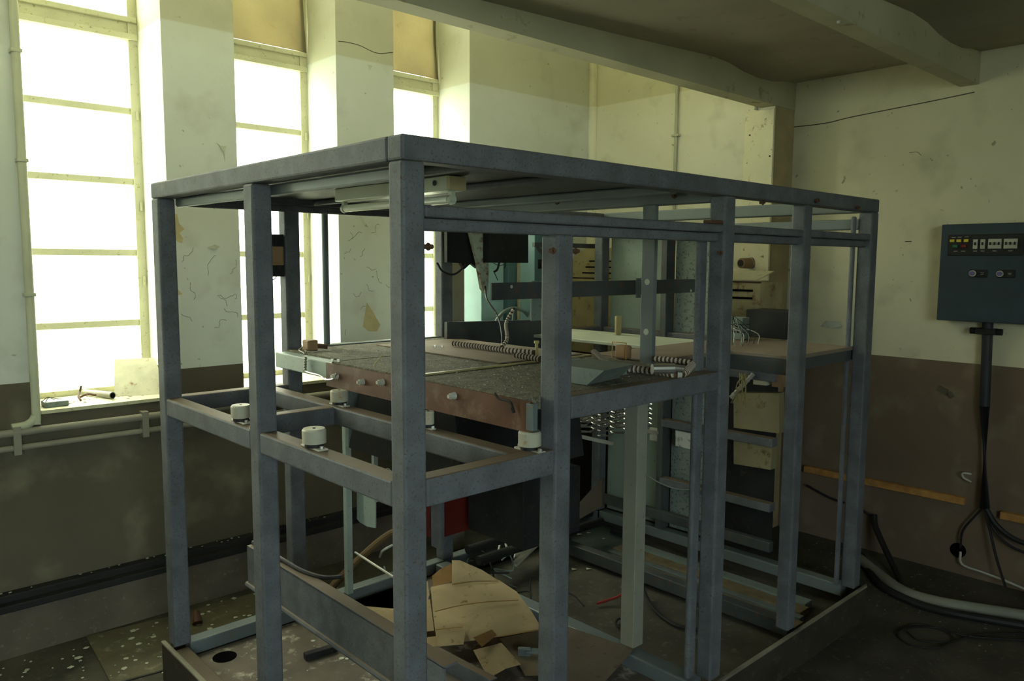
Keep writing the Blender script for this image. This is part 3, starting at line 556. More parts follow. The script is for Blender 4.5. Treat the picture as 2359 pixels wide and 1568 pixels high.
t = thing('wall_bracket', 'dark angle bracket with slanted strut above the teal cabinet knob', 'bracket', (3.3, 3.08, 1.7)); b = MB(); b.poly([(3.044, 3.080, 1.705), (3.602, 3.080, 1.706), (3.603, 3.080, 1.680), (3.044, 3.080, 1.681)], (0, .02, 0)); b.build('arm', STEEL_D, t)
b = MB(); b.poly([(3.034, 3.070, 1.686), (3.061, 3.070, 1.686), (3.123, 3.070, 1.642), (3.113, 3.070, 1.625)], (0, .01, 0)); b.build('strut', STEEL_D, t)
# cream ventilated housing along the back wall
t = thing('oven_housing', 'long cream sheet metal housing with black vent slots on the back wall', 'housing', (3.97, 2.9, 0)); b = MB()
b.box(3.90, 4.15, 2.20, 3.62, 1.0, 1.495, .004); b.build('body', CREAM_D, t)
b = MB(); b.box(3.92, 4.15, 2.22, 3.60, 0.0, 1.0, .004); b.build('base', SKIRT, t, label='dark brown lower part')
b = MB(); P = [(3.93, 3.62, 1.495), (3.93, 3.62, 1.66)] + [(3.93, 3.42 + .16 * math.cos(a) - 0.0, 1.50 + .17 * math.sin(a)) for a in [math.pi * k / 10 for k in range(3, 10)]] + [(3.93, 3.25, 1.495)]
b.poly([(3.93, 3.62, 1.497), (3.93, 3.62, 1.60), (3.93, 3.56, 1.66), (3.93, 3.48, 1.69), (3.93, 3.30, 1.69), (3.93, 3.20, 1.69), (3.93, 3.20, 1.497)], (.13, 0, 0)); b.build('hood', CREAM_D, t)
b = MB(); b.box(3.90, 3.915, 2.2, 3.62, 1.488, 1.497); b.build('seam', CONDR, t)
def slot(y0, y1, z, h=.010, x=3.9):
    b = MB(); b.box(x - .003, x + .001, y0, y1, z - h / 2, z + h / 2); b.build('vent_slot', HOLE, t)
for z in (1.447, 1.405):
    slot(3.23, 3.50, z); slot(2.24, 2.395, z, .012)
for z, y1 in ((1.605, 3.46), (1.566, 3.49), (1.527, 3.52)): slot(3.22, y1 - .0, z, .009, 3.93)
b = MB(); b.poly([(3.90, 2.50, 1.505), (4.03, 2.50, 1.555), (4.03, 2.19, 1.555), (3.90, 2.225, 1.505)], (.003, 0, -.006)); b.build('flap', CREAM, t, label='light cream sloping flap')
t = thing('duct_cover', 'tall cream metal duct cover with rust spots under the beam end', 'cover', (4.14, 2.33, 1.5)); b = MB(); b.box(4.135, 4.154, 2.284, 2.468, 1.497, 2.462, .003); b.build('cover', mat('bright_cream_cover', (.86, .80, .55), rough=.45, var=.06, speck=(.3, .15, .05), sp=.12, sscale=20), t)
v = Vector((4.135, 2.405, 1.597)); b = MB(); b.cyl((4.135, v.y, v.z), (4.07, v.y + .015, v.z), .031, .029, n=20); b.build('knob', CLAY, t, label='beige cylindrical knob')
b = MB(); b.cyl((4.135, v.y, v.z), (4.14, v.y, v.z), .039, n=20); b.cyl((4.071, v.y + .015, v.z), (4.065, v.y + .015, v.z), .019, n=16); b.build('knob_ring', BLACK, t)
for (yy, zz) in ((2.37, 2.05), (2.30, 1.93), (2.27, 2.2), (2.37, 1.87), (2.40, 2.33)):
    b = MB(); b.cyl((4.135, yy + .03, zz), (4.132, yy + .03, zz), .005, n=8); b.build('rivet', CONDR, t)
# green sheet panels on the far side of the frame
t = thing('far_panel', 'pale grey-green sheet door on the far side of the frame', 'panel', (3.49, 2.6, .2)); b = MB(); b.box(3.475, 3.487, 2.50, 2.895, 0.16, 1.74, .003); b.build('sheet', mat('far_sheet_green', (.21, .26, .23), rough=.5, var=.12, vscale=4, speck=(.1, .1, .08), sp=.1), t)
b = MB(); b.box(3.40, 3.474, 2.455, 2.492, .16, 1.76, .003); tag(b.build('panel_post', STEEL_D), 'dark post between the two pale far sheets', 'post')
t = thing('far_panel', 'pale sheet panel with dark speckles right of the dark far post', 'panel', (3.49, 2.3, .2)); b = MB(); b.box(3.475, 3.487, 2.235, 2.452, 0.16, 1.74, .003); b.build('sheet', mat('speckled_pale_sheet', (.22, .26, .24), var=.12, speck=(.06, .06, .05), sp=.42, sscale=70), t)
PLT = mat('pale_plate', (.55, .55, .50), speck=(.1, .1, .08), sp=.3, sscale=30)
b = MB(); b.poly([(3.466, 2.590, 0.693), (3.466, 2.465, 0.696), (3.466, 2.463, 0.620), (3.466, 2.588, 0.620)], (.006, 0, 0)); tag(b.build('label_plate', PLT), 'pale plate on the far panel, left of the dark post', 'plate')
b = MB(); b.poly([(3.390, 2.367, 0.721), (3.390, 2.213, 0.721), (3.390, 2.210, 0.636), (3.390, 2.364, 0.640)], (.006, 0, 0)); tag(b.build('label_plate', PLT), 'pale plate on the far panel, right of the dark post', 'plate')
b = MB(); b.box(3.05, 3.09, 2.5, 2.51, 1.233, 1.33); tag(b.build('cream_strip', CREAM_D), 'small cream strip standing behind the pale board', 'strip')
# white board at platform level, right part
t = thing('white_board', 'long pale board lying at platform height behind the flat bar', 'board', (2.95, 2.4, 1.2)); b = MB(); b.box(2.765, 3.17, 2.065, 2.90, 1.218, 1.234, .003); b.build('top', LAMPW, t)
b = MB(); b.box(2.77, 3.17, 2.066, 2.085, 1.155, 1.218, .003); b.build('apron', mat('apron_beige', (.34, .31, .22), var=.1), t)
for x in (2.83, 2.93, 3.06):
    b = MB(); b.cyl((x, 2.06, 1.165), (x, 2.06, 1.118), .013, n=12); b.cyl((x, 2.06, 1.118), (x, 2.06, 1.108), .008, n=10); tag(b.build('insulator', WHITEP), 'small white insulator hanging under the pale board', 'insulator', 'insulators under the pale board')
# right shelf
t = thing('right_shelf', 'brown topped shelf between the narrow post and right corner post', 'shelf', (3.1, 1.7, 1.2)); b = MB(); b.box(2.868, 3.415, 1.468, 2.045, 1.222, 1.238, .002); b.box(2.345, 2.868, 1.75, 2.045, 1.222, 1.238, .002); b.build('top', mat('shelf_brown', (.22, .17, .125), rough=.6, var=.12), t)
b = MB(); b.box(2.868, 3.40, 1.470, 1.482, 1.178, 1.222); b.box(2.868, 2.88, 1.482, 1.75, 1.160, 1.222); b.box(2.345, 2.868, 1.75, 1.762, 1.16, 1.222); b.build('apron', STEEL_D, t)
# dark box and relay rack on the shelf
b = MB(); b.box(3.46, 3.62, 1.80, 2.02, 1.239, 1.372, .003); tag(b.build('terminal_box', DARKBOX), 'black box standing at the back of the right shelf', 'box')
t = thing('relay_rack', 'grey relay blocks with a bundle of cut wires on the right shelf', 'relay', (3.3, 2.0, 1.238)); 
for k in range(3):
    b = MB(); b.box(3.28, 3.34, 1.93 + .0, 2.03, 1.240 + k * .036, 1.272 + k * .036, .003); b.build('relay', GREYGREEN, t)
rr = random.Random(4)
for k in range(14):
    x = rr.uniform(3.1, 3.3); y = rr.uniform(1.86, 1.98); z = 1.24
    b = MB(); b.tube([(3.28, 1.96, 1.30 + rr.uniform(-.03, .04)), (3.22 + rr.uniform(-.04, .03), 1.93 + rr.uniform(-.03, .03), 1.34 + rr.uniform(-.04, .02)), (x - .05, y - .05, 1.28), (x - .1, y - .08, 1.239)], .0016, n=4, sub=4); b.build('wire', [BLACK, WIREW, GREYGREEN][k % 3], t)
b = MB(); b.box(3.462, 3.468, 1.84, 2.23, .17, 1.17); tag(b.build('dark_sheet', DARKBOX), 'added black sheet standing in for shade behind the hanging boxes', 'sheet')  # added dark sheet, supplies the deep shade below the shelf
# cream boxes hanging under the right shelf
t = thing('hanging_box', 'upper of two cream boxes hanging under the right shelf', 'box', (3.5, 1.9, .8)); HB = mat('hanging_box_cream', (.26, .22, .12), var=.2, speck=(.12, .08, .03), sp=.2, sscale=14); b = MB(); b.poly([(3.400, 2.038, 0.961), (3.400, 1.798, 0.991), (3.400, 1.789, 0.799), (3.400, 2.031, 0.788)], (.05, 0, 0)); b.build('case', HB, t)
t = thing('hanging_box', 'lower of two cream boxes hanging under the right shelf', 'box', (3.5, 1.9, .6)); b = MB(); b.poly([(3.400, 2.029, 0.733), (3.400, 1.821, 0.756), (3.400, 1.826, 0.616), (3.400, 2.024, 0.607)], (.05, 0, 0)); b.build('case', HB, t)
b = MB(); b.poly([(3.380, 1.925, 1.082), (3.380, 1.857, 1.084), (3.380, 1.854, 1.022), (3.380, 1.922, 1.020)], (.06, 0, 0)); tag(b.build('junction_box', CREAM), 'small cream junction box with cut wires under the right shelf', 'box')
b = MB(); b.poly([(3.380, 1.828, 1.078), (3.380, 1.780, 1.080), (3.380, 1.777, 1.021), (3.380, 1.825, 1.021)], (.06, 0, 0)); tag(b.build('junction_box', CLAY), 'small brown junction box under the right shelf', 'box')
b = MB(); b.tube([(3.360, 1.913, 1.071), (3.300, 1.933, 1.020), (3.240, 1.955, 0.968)], .012, n=9, ripple=.25, pitch=.02); tag(b.build('flexible_hose', CONDW), 'pale ribbed hose slanting down under the right shelf', 'hose')
b = MB()
for k in range(12): b.tube([(3.30 + rr.uniform(-.02, .02), 1.93 + rr.uniform(-.02, .02), 1.08), (3.28 + rr.uniform(-.03, .03), 1.92 + rr.uniform(-.03, .03), 1.02), (3.27 + rr.uniform(-.04, .04), 1.92 + rr.uniform(-.04, .04), .94)], .0018, n=4)
tag(b.build('frayed_wires', WIREY), 'bunch of frayed yellow wires beside the ribbed hose', 'wires', kind='stuff')
# far rack behind: horizontal shelves in the right bay
for z, l in ((1.045, 'uppermost'), (.735, 'middle'), (.42, 'lowest')):
    b = MB(); b.box(3.36, 3.41, 1.80, 2.44, z, z + .04, .003); b.build('rail', STEEL, fr)

# ---------------------------------------------------------------- below the platform
t = thing('hopper', 'dark tapered sheet metal hopper under the platform', 'hopper', (1.85, 2.45, .8)); b = MB()
def frus(b, x0, x1, y0, y1, z0, X0_, X1_, Y0_, Y1_, z1):
    v = [b.bm.verts.new(p) for p in ((x0, y0, z0), (x1, y0, z0), (x1, y1, z0), (x0, y1, z0), (X0_, Y0_, z1), (X1_, Y0_, z1), (X1_, Y1_, z1), (X0_, Y1_, z1))]
    for q in ((0, 1, 2, 3), (4, 5, 6, 7), (0, 1, 5, 4), (1, 2, 6, 5), (2, 3, 7, 6), (3, 0, 4, 7)): b.bm.faces.new([v[k] for k in q])
frus(b, 1.60, 2.2, 1.95, 2.655, .865, 1.60, 2.2, 2.0, 2.54, 1.172); b.build('body', DARKBOX, t)
b = MB(); b.box(1.605, 1.80, 2.665, 2.69, .86, 1.17, .003); tag(b.build('pale_sheet', PALE), 'pale green sheet behind the dark hopper', 'sheet')
t = thing('control_cabinet', 'pale green electrical cabinet with red inside under the platform', 'cabinet', (1.9, 2.5, .5)); b = MB()
b.poly([(1.760, 2.860, 0.632), (1.760, 2.719, 0.625), (1.760, 2.722, 0.482), (1.760, 2.785, 0.473), (1.760, 2.844, 0.478), (1.760, 2.864, 0.486)], (.006, 0, 0)); b.build('door', PALE, t)
b = MB(); b.box(1.80, 2.06, 2.36, 2.60, .52, .80); b.build('red_lining', RED, t)
b = MB(); b.box(1.78, 1.80, 2.30, 2.36, .50, .80, .002); b.build('cabinet_post', STEEL, t)
b = MB(); b.tube([(1.775, 2.340, 0.851), (1.779, 2.340, 0.826)], .0022, n=5); b.tube([(1.771, 2.340, 0.809), (1.805, 2.330, 0.805), (1.837, 2.330, 0.818), (1.855, 2.340, 0.839)], .0022, n=5); b.tube([(1.549, 2.340, 0.841), (1.570, 2.340, 0.849), (1.589, 2.340, 0.832)], .002, n=5); b.build('wire', WIREW, t)
v = Vector((1.810, 2.350, 0.812)); b = MB(); b.cyl((v.x, v.y + .01, v.z), (v.x, v.y - .004, v.z), .006, n=10); b.build('lamp', ORANGE, t)
b = MB(); b.box(1.90, 2.205, 1.97, 2.28, .56, .82, .004); tag(b.build('motor_case', DARKBOX), 'large dark blue-grey case under the middle of the frame', 'case')
b = MB(); b.poly([(2.400, 2.234, 0.499), (2.400, 2.027, 0.724), (2.400, 2.024, 0.606), (2.400, 2.233, 0.461)], (.01, 0, 0)); tag(b.build('gusset', mat('gusset_brown', (.09, .07, .05))), 'brown triangular gusset plate low in the middle bay', 'plate')
# spring bank
t = thing('heater_bank', 'rows of bright coil springs hanging between two rods', 'springs', (2.45, 2.3, .9))
sp0 = None
for i in range(4):
    for j in range(5):
        x = 2.36 + i * .085; y = 1.98 + j * .10
        if sp0 is None:
            pts = [(x + .030 * math.cos(k * math.pi / 4), y + .030 * math.sin(k * math.pi / 4), .905 + .145 * k / 56) for k in range(57)]
            b = MB(); b.tube(pts, .0030, n=4, sub=1); sp0 = b.build('coil_spring', CHROME, t); sx_, sy_ = x, y
        else:
            c = sp0.copy(); col.objects.link(c); c.location = sp0.location + Vector((x - sx_, y - sy_, 0))
for x in (2.34, 2.63):
    b = MB(); b.box(x, x + .014, 1.93, 2.43, 1.06, 1.075); b.build('rod', CONDW, t)
    b = MB(); b.box(x, x + .014, 1.93, 2.43, .885, .897); b.build('rod', CONDW, t)
# black pipes low in the middle bay
for k, (y, z) in enumerate(((2.80, .22), (2.72, .19))):
    b = MB(); b.cyl((2.33, y, z), (3.2, y - .02, z), .022, n=14); tag(b.build('black_pipe', BLACK), ['upper', 'lower'][k] + ' black pipe lying along the back of the middle bay', 'pipe')
# ---------------------------------------------------------------- litter in the frame
def sheet(name, label, pts, th, m, cat, dz=None):
    b = MB(); P = [Vector(p) for p in pts]
    if dz: P = [p + Vector((0, 0, d)) for p, d in zip(P, dz)]
    c = sum(P, Vector()) / len(P); vb = [b.bm.verts.new(p) for p in P]; vc = b.bm.verts.new(c); n = len(P)
    fs = [b.bm.faces.new((vb[i], vb[(i + 1) % n], vc)) for i in range(n)]
    bmesh.ops.solidify(b.bm, geom=fs, thickness=th); return tag(b.build(name, m), label, cat)
t = thing('cardboard_box', 'flattened torn cardboard box on the plate behind the corner post', 'cardboard', (1.95, 2.4, .15))
def cpart(name, pts, m, th=.004, label=None):
    b = MB(); n = len(pts); P = [Vector(p) for p in pts]; c = sum(P, Vector()) / n; vb = [b.bm.verts.new(p) for p in P]; vc = b.bm.verts.new(c)
    fs = [b.bm.faces.new((vb[i], vb[(i + 1) % n], vc)) for i in range(n)]; bmesh.ops.solidify(b.bm, geom=fs, thickness=th); b.build(name, m, t, label=label)
cpart('main_sheet', [(1.980, 2.630, 0.190), (2.054, 2.593, 0.200), (2.219, 2.450, 0.210), (2.210, 2.329, 0.200), (2.154, 2.180, 0.180), (2.088, 2.052, 0.170), (1.939, 2.139, 0.160), (1.823, 2.215, 0.150), (1.725, 2.250, 0.150), (1.842, 2.430, 0.170)], CARD)
cpart('upper_flap', [(2.130, 2.670, 0.260), (2.149, 2.635, 0.265), (2.190, 2.533, 0.240), (2.212, 2.443, 0.212), (2.145, 2.516, 0.210), (2.052, 2.573, 0.205)], CARD)
cpart('inner_flap', [(2.044, 2.705, 0.200), (2.107, 2.723, 0.210), (2.134, 2.678, 0.240), (2.061, 2.584, 0.205), (1.994, 2.630, 0.190)], CARD_D, label='brown inside of the torn flap')
cpart('torn_strip', [(1.791, 2.330, 0.175), (1.869, 2.270, 0.178), (1.838, 2.223, 0.170), (1.804, 2.192, 0.155), (1.728, 2.243, 0.155)], CARD)
for pp in ([(1.839, 2.415, 0.198), (1.948, 2.388, 0.199), (2.047, 2.339, 0.200), (2.157, 2.261, 0.200)], [(1.772, 2.319, 0.178), (1.812, 2.289, 0.181), (1.855, 2.259, 0.183)], [(1.935, 2.135, 0.163), (2.011, 2.094, 0.168), (2.083, 2.056, 0.172)], [(2.044, 2.562, 0.207), (2.122, 2.512, 0.212), (2.202, 2.443, 0.213)]):
    b = MB(); b.tube(pp, .0022, n=4, sub=3); b.build('crease', CARD_D, t)
cpart('tear', [(1.850, 2.189, 0.168), (1.936, 2.179, 0.176), (1.928, 2.140, 0.170), (1.842, 2.130, 0.155)], CARD_D)
sheet('cardboard_sheet', 'cream cardboard sheet left of the corner post', [(1.685, 2.829, 0.135), (1.946, 2.834, 0.135), (2.088, 2.796, 0.135), (1.821, 2.397, 0.130), (1.679, 2.464, 0.135), (1.672, 2.607, 0.140)], .004, CARD, 'cardboard')
sheet('cardboard_sheet', 'small cardboard flap right of the corner post foot', [(1.766, 2.382, 0.125), (1.810, 2.361, 0.125), (1.763, 2.294, 0.120), (1.712, 2.309, 0.120)], .004, CARD, 'cardboard')
sheet('cardboard_sheet', 'folded cardboard piece in front of the torn box', [(1.834, 2.171, 0.130), (1.926, 2.112, 0.150), (1.882, 1.958, 0.140), (1.833, 1.987, 0.130), (1.755, 1.993, 0.120)], .006, CARD, 'cardboard')
sheet('cardboard_sheet', 'wide cardboard sheet under the torn box reaching the second post', [(1.980, 2.185, 0.122), (2.159, 2.121, 0.122), (1.921, 1.874, 0.118), (1.867, 1.920, 0.118), (1.917, 2.019, 0.120)], .004, mat('dusty_cardboard', (.34, .27, .17), rough=.85, var=.15), 'cardboard')
sheet('brown_board', 'flat brown hardboard sheet between the second and third posts', [(2.181, 2.131, 0.157), (2.254, 1.730, 0.157), (2.037, 1.688, 0.130), (1.827, 1.782, 0.120)], .005, HARDB, 'board')
b = MB(); v0 = Vector((1.355, 2.588, 0.112)); v1 = Vector((1.481, 2.573, 0.112)); d = (v1 - v0); b.rbox((v0 + v1) / 2, (d.length, .03, .025), (0, 0, math.atan2(d.y, d.x)), .003); tag(b.build('black_bar', DARKBOX), 'short black bar on the base plate left of the corner post', 'bar')
t = thing('angle_profile', 'blue-grey angle profile lying in front of the cardboard', 'profile', (1.5, 1.9, .1)); b = MB(); b.poly([(1.679, 2.265, 0.160), (1.702, 1.922, 0.160), (1.713, 1.934, 0.100), (1.685, 2.273, 0.100)], (.004, .004, 0)); b.poly([(1.679, 2.265, 0.160), (1.702, 1.922, 0.160), (1.730, 1.919, 0.160), (1.715, 2.232, 0.160)], (0, 0, .003)); b.build('profile', STEEL, t)
b = MB(); v = Vector((1.964, 2.025, 0.135)); b.rbox(v, (.05, .02, .03), (0, 0, -.8), .003); b.rbox(v + Vector((.035, -.04, .004)), (.10, .03, .01), (0, 0, -.8), .002); tag(b.build('steel_clip', STEEL_L), 'small steel clip on the cardboard left of the second post', 'clip')
# cables and scraps under the case
rr = random.Random(11)
def cable(label, pts, r, m, cat='cable', name='loose_cable', n=6): b = MB(); b.tube(pts, r, n=n); return tag(b.build(name, m, smooth=True), label, cat)
cable('white cable looping beside the pale stick', [(2.521, 2.800, 0.130), (2.557, 2.824, 0.170), (2.614, 2.871, 0.200), (2.593, 2.874, 0.220)], .006, WIREW)
cable('white cable arc under the dark case', [(2.650, 2.867, 0.130), (2.680, 2.910, 0.150), (2.682, 2.829, 0.160), (2.602, 2.760, 0.120)], .006, WIREW)
cable('pale cable arc rising left of the corner post', [(2.113, 3.228, 0.120), (2.054, 3.110, 0.200), (2.102, 3.096, 0.220)], .006, WIREW)
b = MB(); b.poly([(2.526, 2.701, 0.120), (2.824, 2.826, 0.140), (2.817, 2.780, 0.140), (2.533, 2.671, 0.120)], (0, 0, .012)); tag(b.build('pale_stick', WHITEP), 'pale split stick lying left of the second post', 'stick')
b = MB(); b.poly([(2.616, 2.768, 0.130), (2.713, 2.774, 0.140), (2.671, 2.747, 0.140), (2.597, 2.739, 0.130)], (0, 0, .006)); tag(b.build('wood_splinter', WHITEP), 'small pale splinter beside the pale stick', 'splinter')
for k in range(16):
    x = rr.uniform(1.95, 2.5); y = rr.uniform(2.35, 2.75); P = [(x, y, .10)]
    for q in range(4): P.append((P[-1][0] + rr.uniform(-.14, .14), P[-1][1] + rr.uniform(-.14, .14), .105 + rr.uniform(0, .05)))
    cable('tangled thin cable on the floor under the dark case', P, .004, [BLACK, DARKBOX, BLACK, GREYGREEN][k % 4])['group'] = 'tangled cables under the case'
cable('red cable on the floor left of the pale inner post', [(2.610, 2.222, 0.060), (2.657, 2.198, 0.070), (2.709, 2.165, 0.090), (2.778, 2.170, 0.120)], .006, WIRER)
cable('black cable loop at the foot of the pale inner post', [(2.512, 1.970, 0.060), (2.510, 2.026, 0.060), (2.564, 2.059, 0.060), (2.589, 2.019, 0.060)], .005, BLACK)
cable('black hose curling on the floor behind the third post', [(2.840, 2.143, 0.100), (2.785, 2.063, 0.070), (2.731, 1.963, 0.060), (2.701, 1.851, 0.060), (2.736, 1.766, 0.060)], .009, BLACK)
cable('pale thin cable hanging across the far panels', [(3.360, 2.523, 0.451), (3.360, 2.436, 0.429), (3.360, 2.325, 0.420), (3.360, 2.181, 0.448)], .004, GREYGREEN)
sheet('green_sheet', 'green-grey sheet on the floor behind the pale inner post', [(3.156, 2.903, 0.060), (3.414, 2.967, 0.060), (3.507, 2.781, 0.060), (3.250, 2.574, 0.060), (3.079, 2.582, 0.070), (3.047, 2.738, 0.075)], .006, GREYGREEN, 'sheet')
b = MB(); b.poly([(3.335, 2.752, 0.075), (3.377, 2.771, 0.075), (3.395, 2.584, 0.075), (3.332, 2.550, 0.075)], (0, 0, .02)); tag(b.build('black_block', BLACK), 'black bar on the green-grey sheet', 'bar')
b = MB(); b.poly([(3.030, 2.916, 0.050), (3.211, 2.988, 0.050), (3.052, 2.806, 0.050)], (0, 0, .003)); tag(b.build('glass_shard', FLAKE), 'large pale shard at the left end of the green-grey sheet', 'shard')
for p in ((3.224, 2.712, 0.080), (3.229, 2.828, 0.080), (3.483, 2.876, 0.070), (2.830, 2.576, 0.050), (2.889, 2.530, 0.050), (3.167, 2.847, 0.080)):
    v = Vector(p); s_ = rr.uniform(.015, .03); b = MB(); b.poly([v, v + Vector((s_, -s_ * .3, 0)), v + Vector((s_ * .6, s_ * .7, 0))], (0, 0, .002)); tag(b.build('paint_chip', FLAKE), 'pale triangular chip lying on the floor of the middle bay', 'chip', 'pale chips in the middle bay')
# yellow hose at back left
cable('brown hose sagging behind the rear post toward the green cabinet', [(1.56, 3.1, .03), (1.70, 3.08, .08), (1.85, 3.05, .2), (2.0, 3.02, .30), (2.1, 3.0, .33)], .018, mat('brown_hose', (.12, .075, .03)), 'hose', 'hose', 10)
b = MB(); b.cyl((1.755, 2.874, 0.335), (1.755, 2.583, 0.314), .005, n=8); tag(b.build('thin_rod', CONDW), 'thin pale rod slanting from the pale inner leg', 'rod')
# ---------------------------------------------------------------- floor litter left
b = MB(); b.poly([(.852, 3.55, .003), (1.218, 3.50, .003), (1.0, 3.05, .003), (.814, 3.08, .003)], (0, 0, .006)); tag(b.build('floor_plate', mat('olive_plate', (.12, .105, .065), var=.25, speck=(.25, .24, .17), sp=.25, sscale=14)), 'olive sheet lying on the floor left of the frame', 'sheet')
b = MB(); b.poly([(1.27, 3.50, .003), (1.72, 3.48, .003), (1.60, 3.25, .003), (1.15, 3.20, .003)], (0, 0, .006)); tag(b.build('floor_plate', bpy.data.materials['olive_plate']), 'olive sheet lying on the floor behind the left corner post', 'sheet')
b = MB(); v = Vector((1.236, 3.328, 0.020)); b.cyl(v, v + Vector((.01, .04, .035)), .022, .014, n=10); tag(b.build('rusty_cap', RUST), 'small rusty cap on the floor behind the left corner post', 'cap')
def chips(name, label, n, x0, x1, y0, y1, z, sd, smin=.004, smax=.018, m=FLAKE):
    rr = random.Random(sd); b = MB()
    for _ in range(n):
        x = rr.uniform(x0, x1); y = rr.uniform(y0, y1); s_ = smin + (smax - smin) * rr.random() ** 2.5; a = rr.uniform(0, 6.3); k = rr.choice((4, 5, 6))
        b.poly([(x + s_ * rr.uniform(.6, 1) * math.cos(a + 6.283 * q / k), y + s_ * rr.uniform(.5, 1) * math.sin(a + 6.283 * q / k), z) for q in range(k)], (0, 0, .0015))
    return tag(b.build(name, m), label, 'debris', kind='stuff')
chips('paint_flakes', 'pale paint flakes scattered on the floor under the windows', 160, .3, 1.9, 3.0, 3.5, .0105, 1)
chips('paint_flakes', 'pale flakes scattered over the rusty base plate', 60, 1.05, 2.1, 1.6, 2.85, .099, 2, .003, .012)
chips('ledge_flakes', 'pale flakes lying on the ledge of the window wall', 40, .2, 2.2, 3.605, 3.64, .2515, 3, .003, .010)
chips('platform_grit', 'light grit scattered over the dusty platform', 500, 1.43, 2.24, 1.5, 2.88, .0, 4, .0012, .004).location.z += 1.2435
# ---------------------------------------------------------------- right wall: control panel
t = thing('control_box', 'dark blue control panel with breakers on the right wall', 'control panel', (4.31, 1.2, 1.31)); XF = 4.25
b = MB(); b.box(XF, XR - .002, .86, 1.416, 1.318, 1.794, .004); b.build('case', PANELB, t)
b = MB(); b.box(XF - .006, XF + .001, 1.058, 1.382, 1.640, 1.742, .003); plq = b.build('switch_plate', BLACK, t)
def small(name, y, z, dy, dz, m, dx=.006, par=None):
    b = MB(); b.box(XF - .006 - dx, XF - .0055, y - dy / 2, y + dy / 2, z - dz / 2, z + dz / 2, .0008); return b.build(name, m, par or plq)
for y in (1.362, 1.332, 1.299): small('yellow_lamp', y, 1.713, .020, .013, ORANGE)
small('green_lamp', 1.348, 1.686, .022, .013, GREENL); small('red_lamp', 1.309, 1.687, .020, .013, REDL)
for y in (1.258, 1.226): small('breaker', y, 1.695, .020, .046, BREAK)
for y in (1.175, 1.109): small('breaker', y, 1.696, .056, .046, BREAK)
for y in (1.258, 1.226, 1.193, 1.175, 1.157, 1.127, 1.109, 1.091): small('lever', y, 1.697, .007, .014, BLACK, .012)
for y, z in ((1.357, 1.729), (1.33, 1.73), (1.299, 1.731), (1.345, 1.662), (1.31, 1.662), (1.258, 1.662), (1.226, 1.662), (1.175, 1.662), (1.109, 1.662)): small('caption', y, z, .018, .0025, BREAK, .0005)
for y in (1.262, 1.145):
    b = MB(); b.box(XF - .004, XF + .001, y - .062, y + .014, 1.535, 1.573, .003); kp = b.build('knob_plate', BLACK, t)
    b = MB(); b.cyl((XF - .002, y, 1.554), (XF - .014, y, 1.554), .015, n=20); b.build('ring', CONDW, kp)
    b = MB(); b.cyl((XF - .012, y, 1.554), (XF - .022, y, 1.554), .011, n=20); b.build('knob', BLUEL, kp)
    b = MB(); b.box(XF - .005, XF - .004, y - .048, y - .032, 1.556, 1.558); b.box(XF - .005, XF - .004, y - .046, y - .034, 1.549, 1.551); b.build('caption', BREAK, kp)
t = thing('cable_conduit', 'dark vertical conduit below the control panel', 'conduit', (4.33, 1.18, .4)); b = MB()
b.tube([(4.325, 1.205, 1.318), (4.325, 1.195, .9), (4.325, 1.165, .39)], .024, n=12, sub=1); b.build('tube', mat('conduit_dark', (.035, .035, .04), rough=.5), t, smooth=True)
b = MB(); b.box(4.295, 4.36, 1.165, 1.25, 1.255, 1.285, .004); b.cyl((4.325, 1.14, 1.27), (4.325, 1.28, 1.27), .016, n=10); b.build('gland', BLACK, t)
b = MB(); b.tube([(4.33, 1.235, .545), (4.32, 1.27, .545), (4.33, 1.27, .52), (4.35, 1.24, .50)], .005, n=6); b.build('bracket', CONDW, t)
b = MB(); b.box(4.335, XR - .001, 1.262, 2.12, .375, .412, .003); tag(b.build('wooden_batten', WOOD), 'orange wooden batten on the lower right wall left of the conduit', 'batten')
b = MB(); b.box(4.335, XR - .001, .55, 1.10, .345, .382, .003); tag(b.build('wooden_batten', WOOD), 'orange wooden batten right of the conduit at the frame edge', 'batten')
b = MB(); b.cyl((XR + .001, 1.285, .125), (XR - .004, 1.285, .125), .038, n=24); b.build('wall_hole', HOLE, wr)
cable('dark cable looping from the conduit foot into the wall hole', [(4.325, 1.165, .395), (4.33, 1.21, .33), (4.335, 1.26, .24), (4.34, 1.265, .15)], .006, BLACK)
cable('pale cable leaving the wall hole toward the right', [(4.34, 1.265, .13), (4.33, 1.25, .07), (4.32, 1.15, .06), (4.30, 1.02, .05), (4.28, .85, .02)], .006, CONDW)
cable('dark cable dropping from the conduit to the floor, left of two', [(4.325, 1.165, .39), (4.31, 1.13, .28), (4.30, 1.09, .15), (4.28, 1.04, .03)], .006, BLACK)
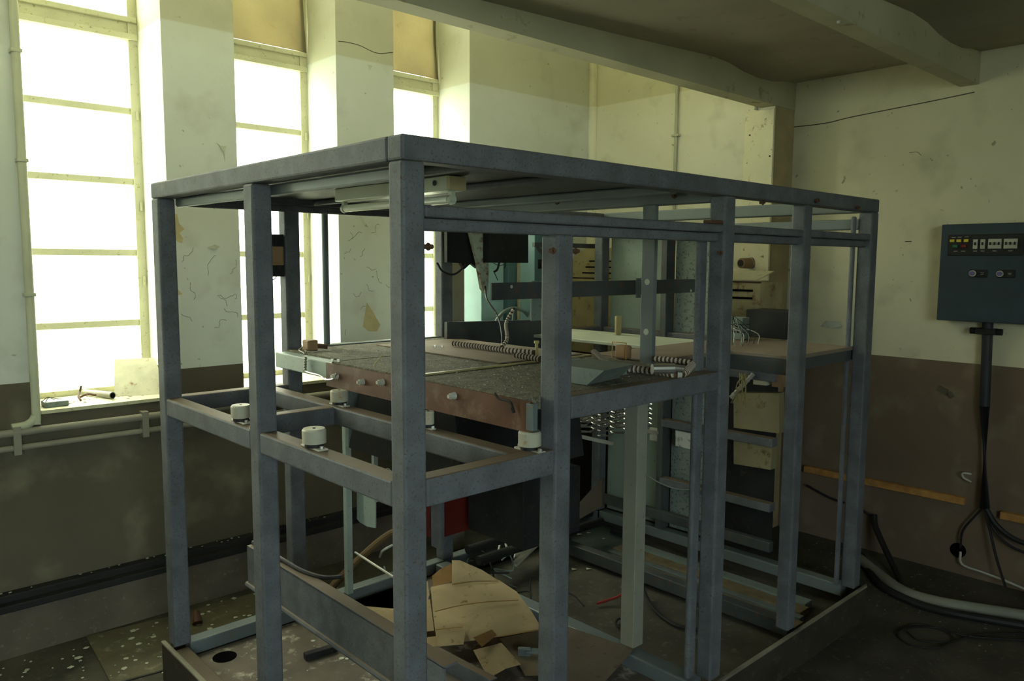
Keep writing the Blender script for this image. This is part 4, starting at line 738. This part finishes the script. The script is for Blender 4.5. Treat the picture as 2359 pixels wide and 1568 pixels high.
cable('thick dark cable sagging from the conduit toward the right', [(4.325, 1.16, .39), (4.32, 1.10, .31), (4.32, 1.0, .26), (4.32, .8, .25)], .012, BLACK)
cable('dark cable sagging from the conduit below the thick one', [(4.325, 1.16, .39), (4.33, 1.12, .29), (4.32, 1.02, .22), (4.32, .8, .2)], .006, BLACK)
cable('thin dark cable running along the wall behind the frame', [(4.34, 2.1, .30), (4.34, 1.95, .255), (4.34, 1.80, .24), (4.34, 1.73, .21), (4.33, 1.70, .20)], .006, BLACK)
cable('black hose hanging from the wall down to the floor right of the frame', [(4.33, 1.70, .22), (4.30, 1.68, .17), (4.22, 1.60, .10), (4.05, 1.46, .03), (3.92, 1.38, .022)], .016, BLACK, 'hose', 'hose', 10)
cable('thick pale grey hose curving across the floor at right', [(4.12, 1.68, .03), (3.98, 1.52, .03), (3.86, 1.36, .03), (3.85, 1.22, .03), (3.90, 1.08, .03), (3.98, .90, .03), (4.05, .70, .03)], .026, mat('grey_hose', (.24, .23, .18), rough=.6), 'hose', 'hose', 12)
cable('thick dark hose beside the pale grey hose', [(4.2, 1.70, .022), (3.9, 1.50, .022), (3.80, 1.34, .022), (3.78, 1.18, .022), (3.84, 1.0, .022), (3.93, .78, .022)], .018, BLACK, 'hose', 'hose', 10)
cable('coiled thin black cable on the floor at lower right', [(3.482, 1.229, 0.008), (3.584, 1.202, 0.008), (3.616, 1.106, 0.008), (3.564, 1.046, 0.008), (3.426, 1.060, 0.008), (3.373, 1.144, 0.008), (3.422, 1.218, 0.008), (3.516, 1.214, 0.010), (3.615, 1.124, 0.010), (3.634, 1.009, 0.008), (3.772, 0.835, 0.008), (3.829, 0.752, 0.008)], .004, BLACK)
cable('thin black cable bending below the coil at lower right', [(3.482, 1.201, 0.008), (3.440, 1.133, 0.008), (3.523, 1.042, 0.008), (3.675, 0.987, 0.008), (3.903, 0.801, 0.008)], .004, BLACK)
chips('floor_grit', 'grit and small debris on the floor by the right wall', 120, 3.55, 4.3, .6, 2.0, .001, 9, .003, .010, mat('grit', (.25, .23, .17)))
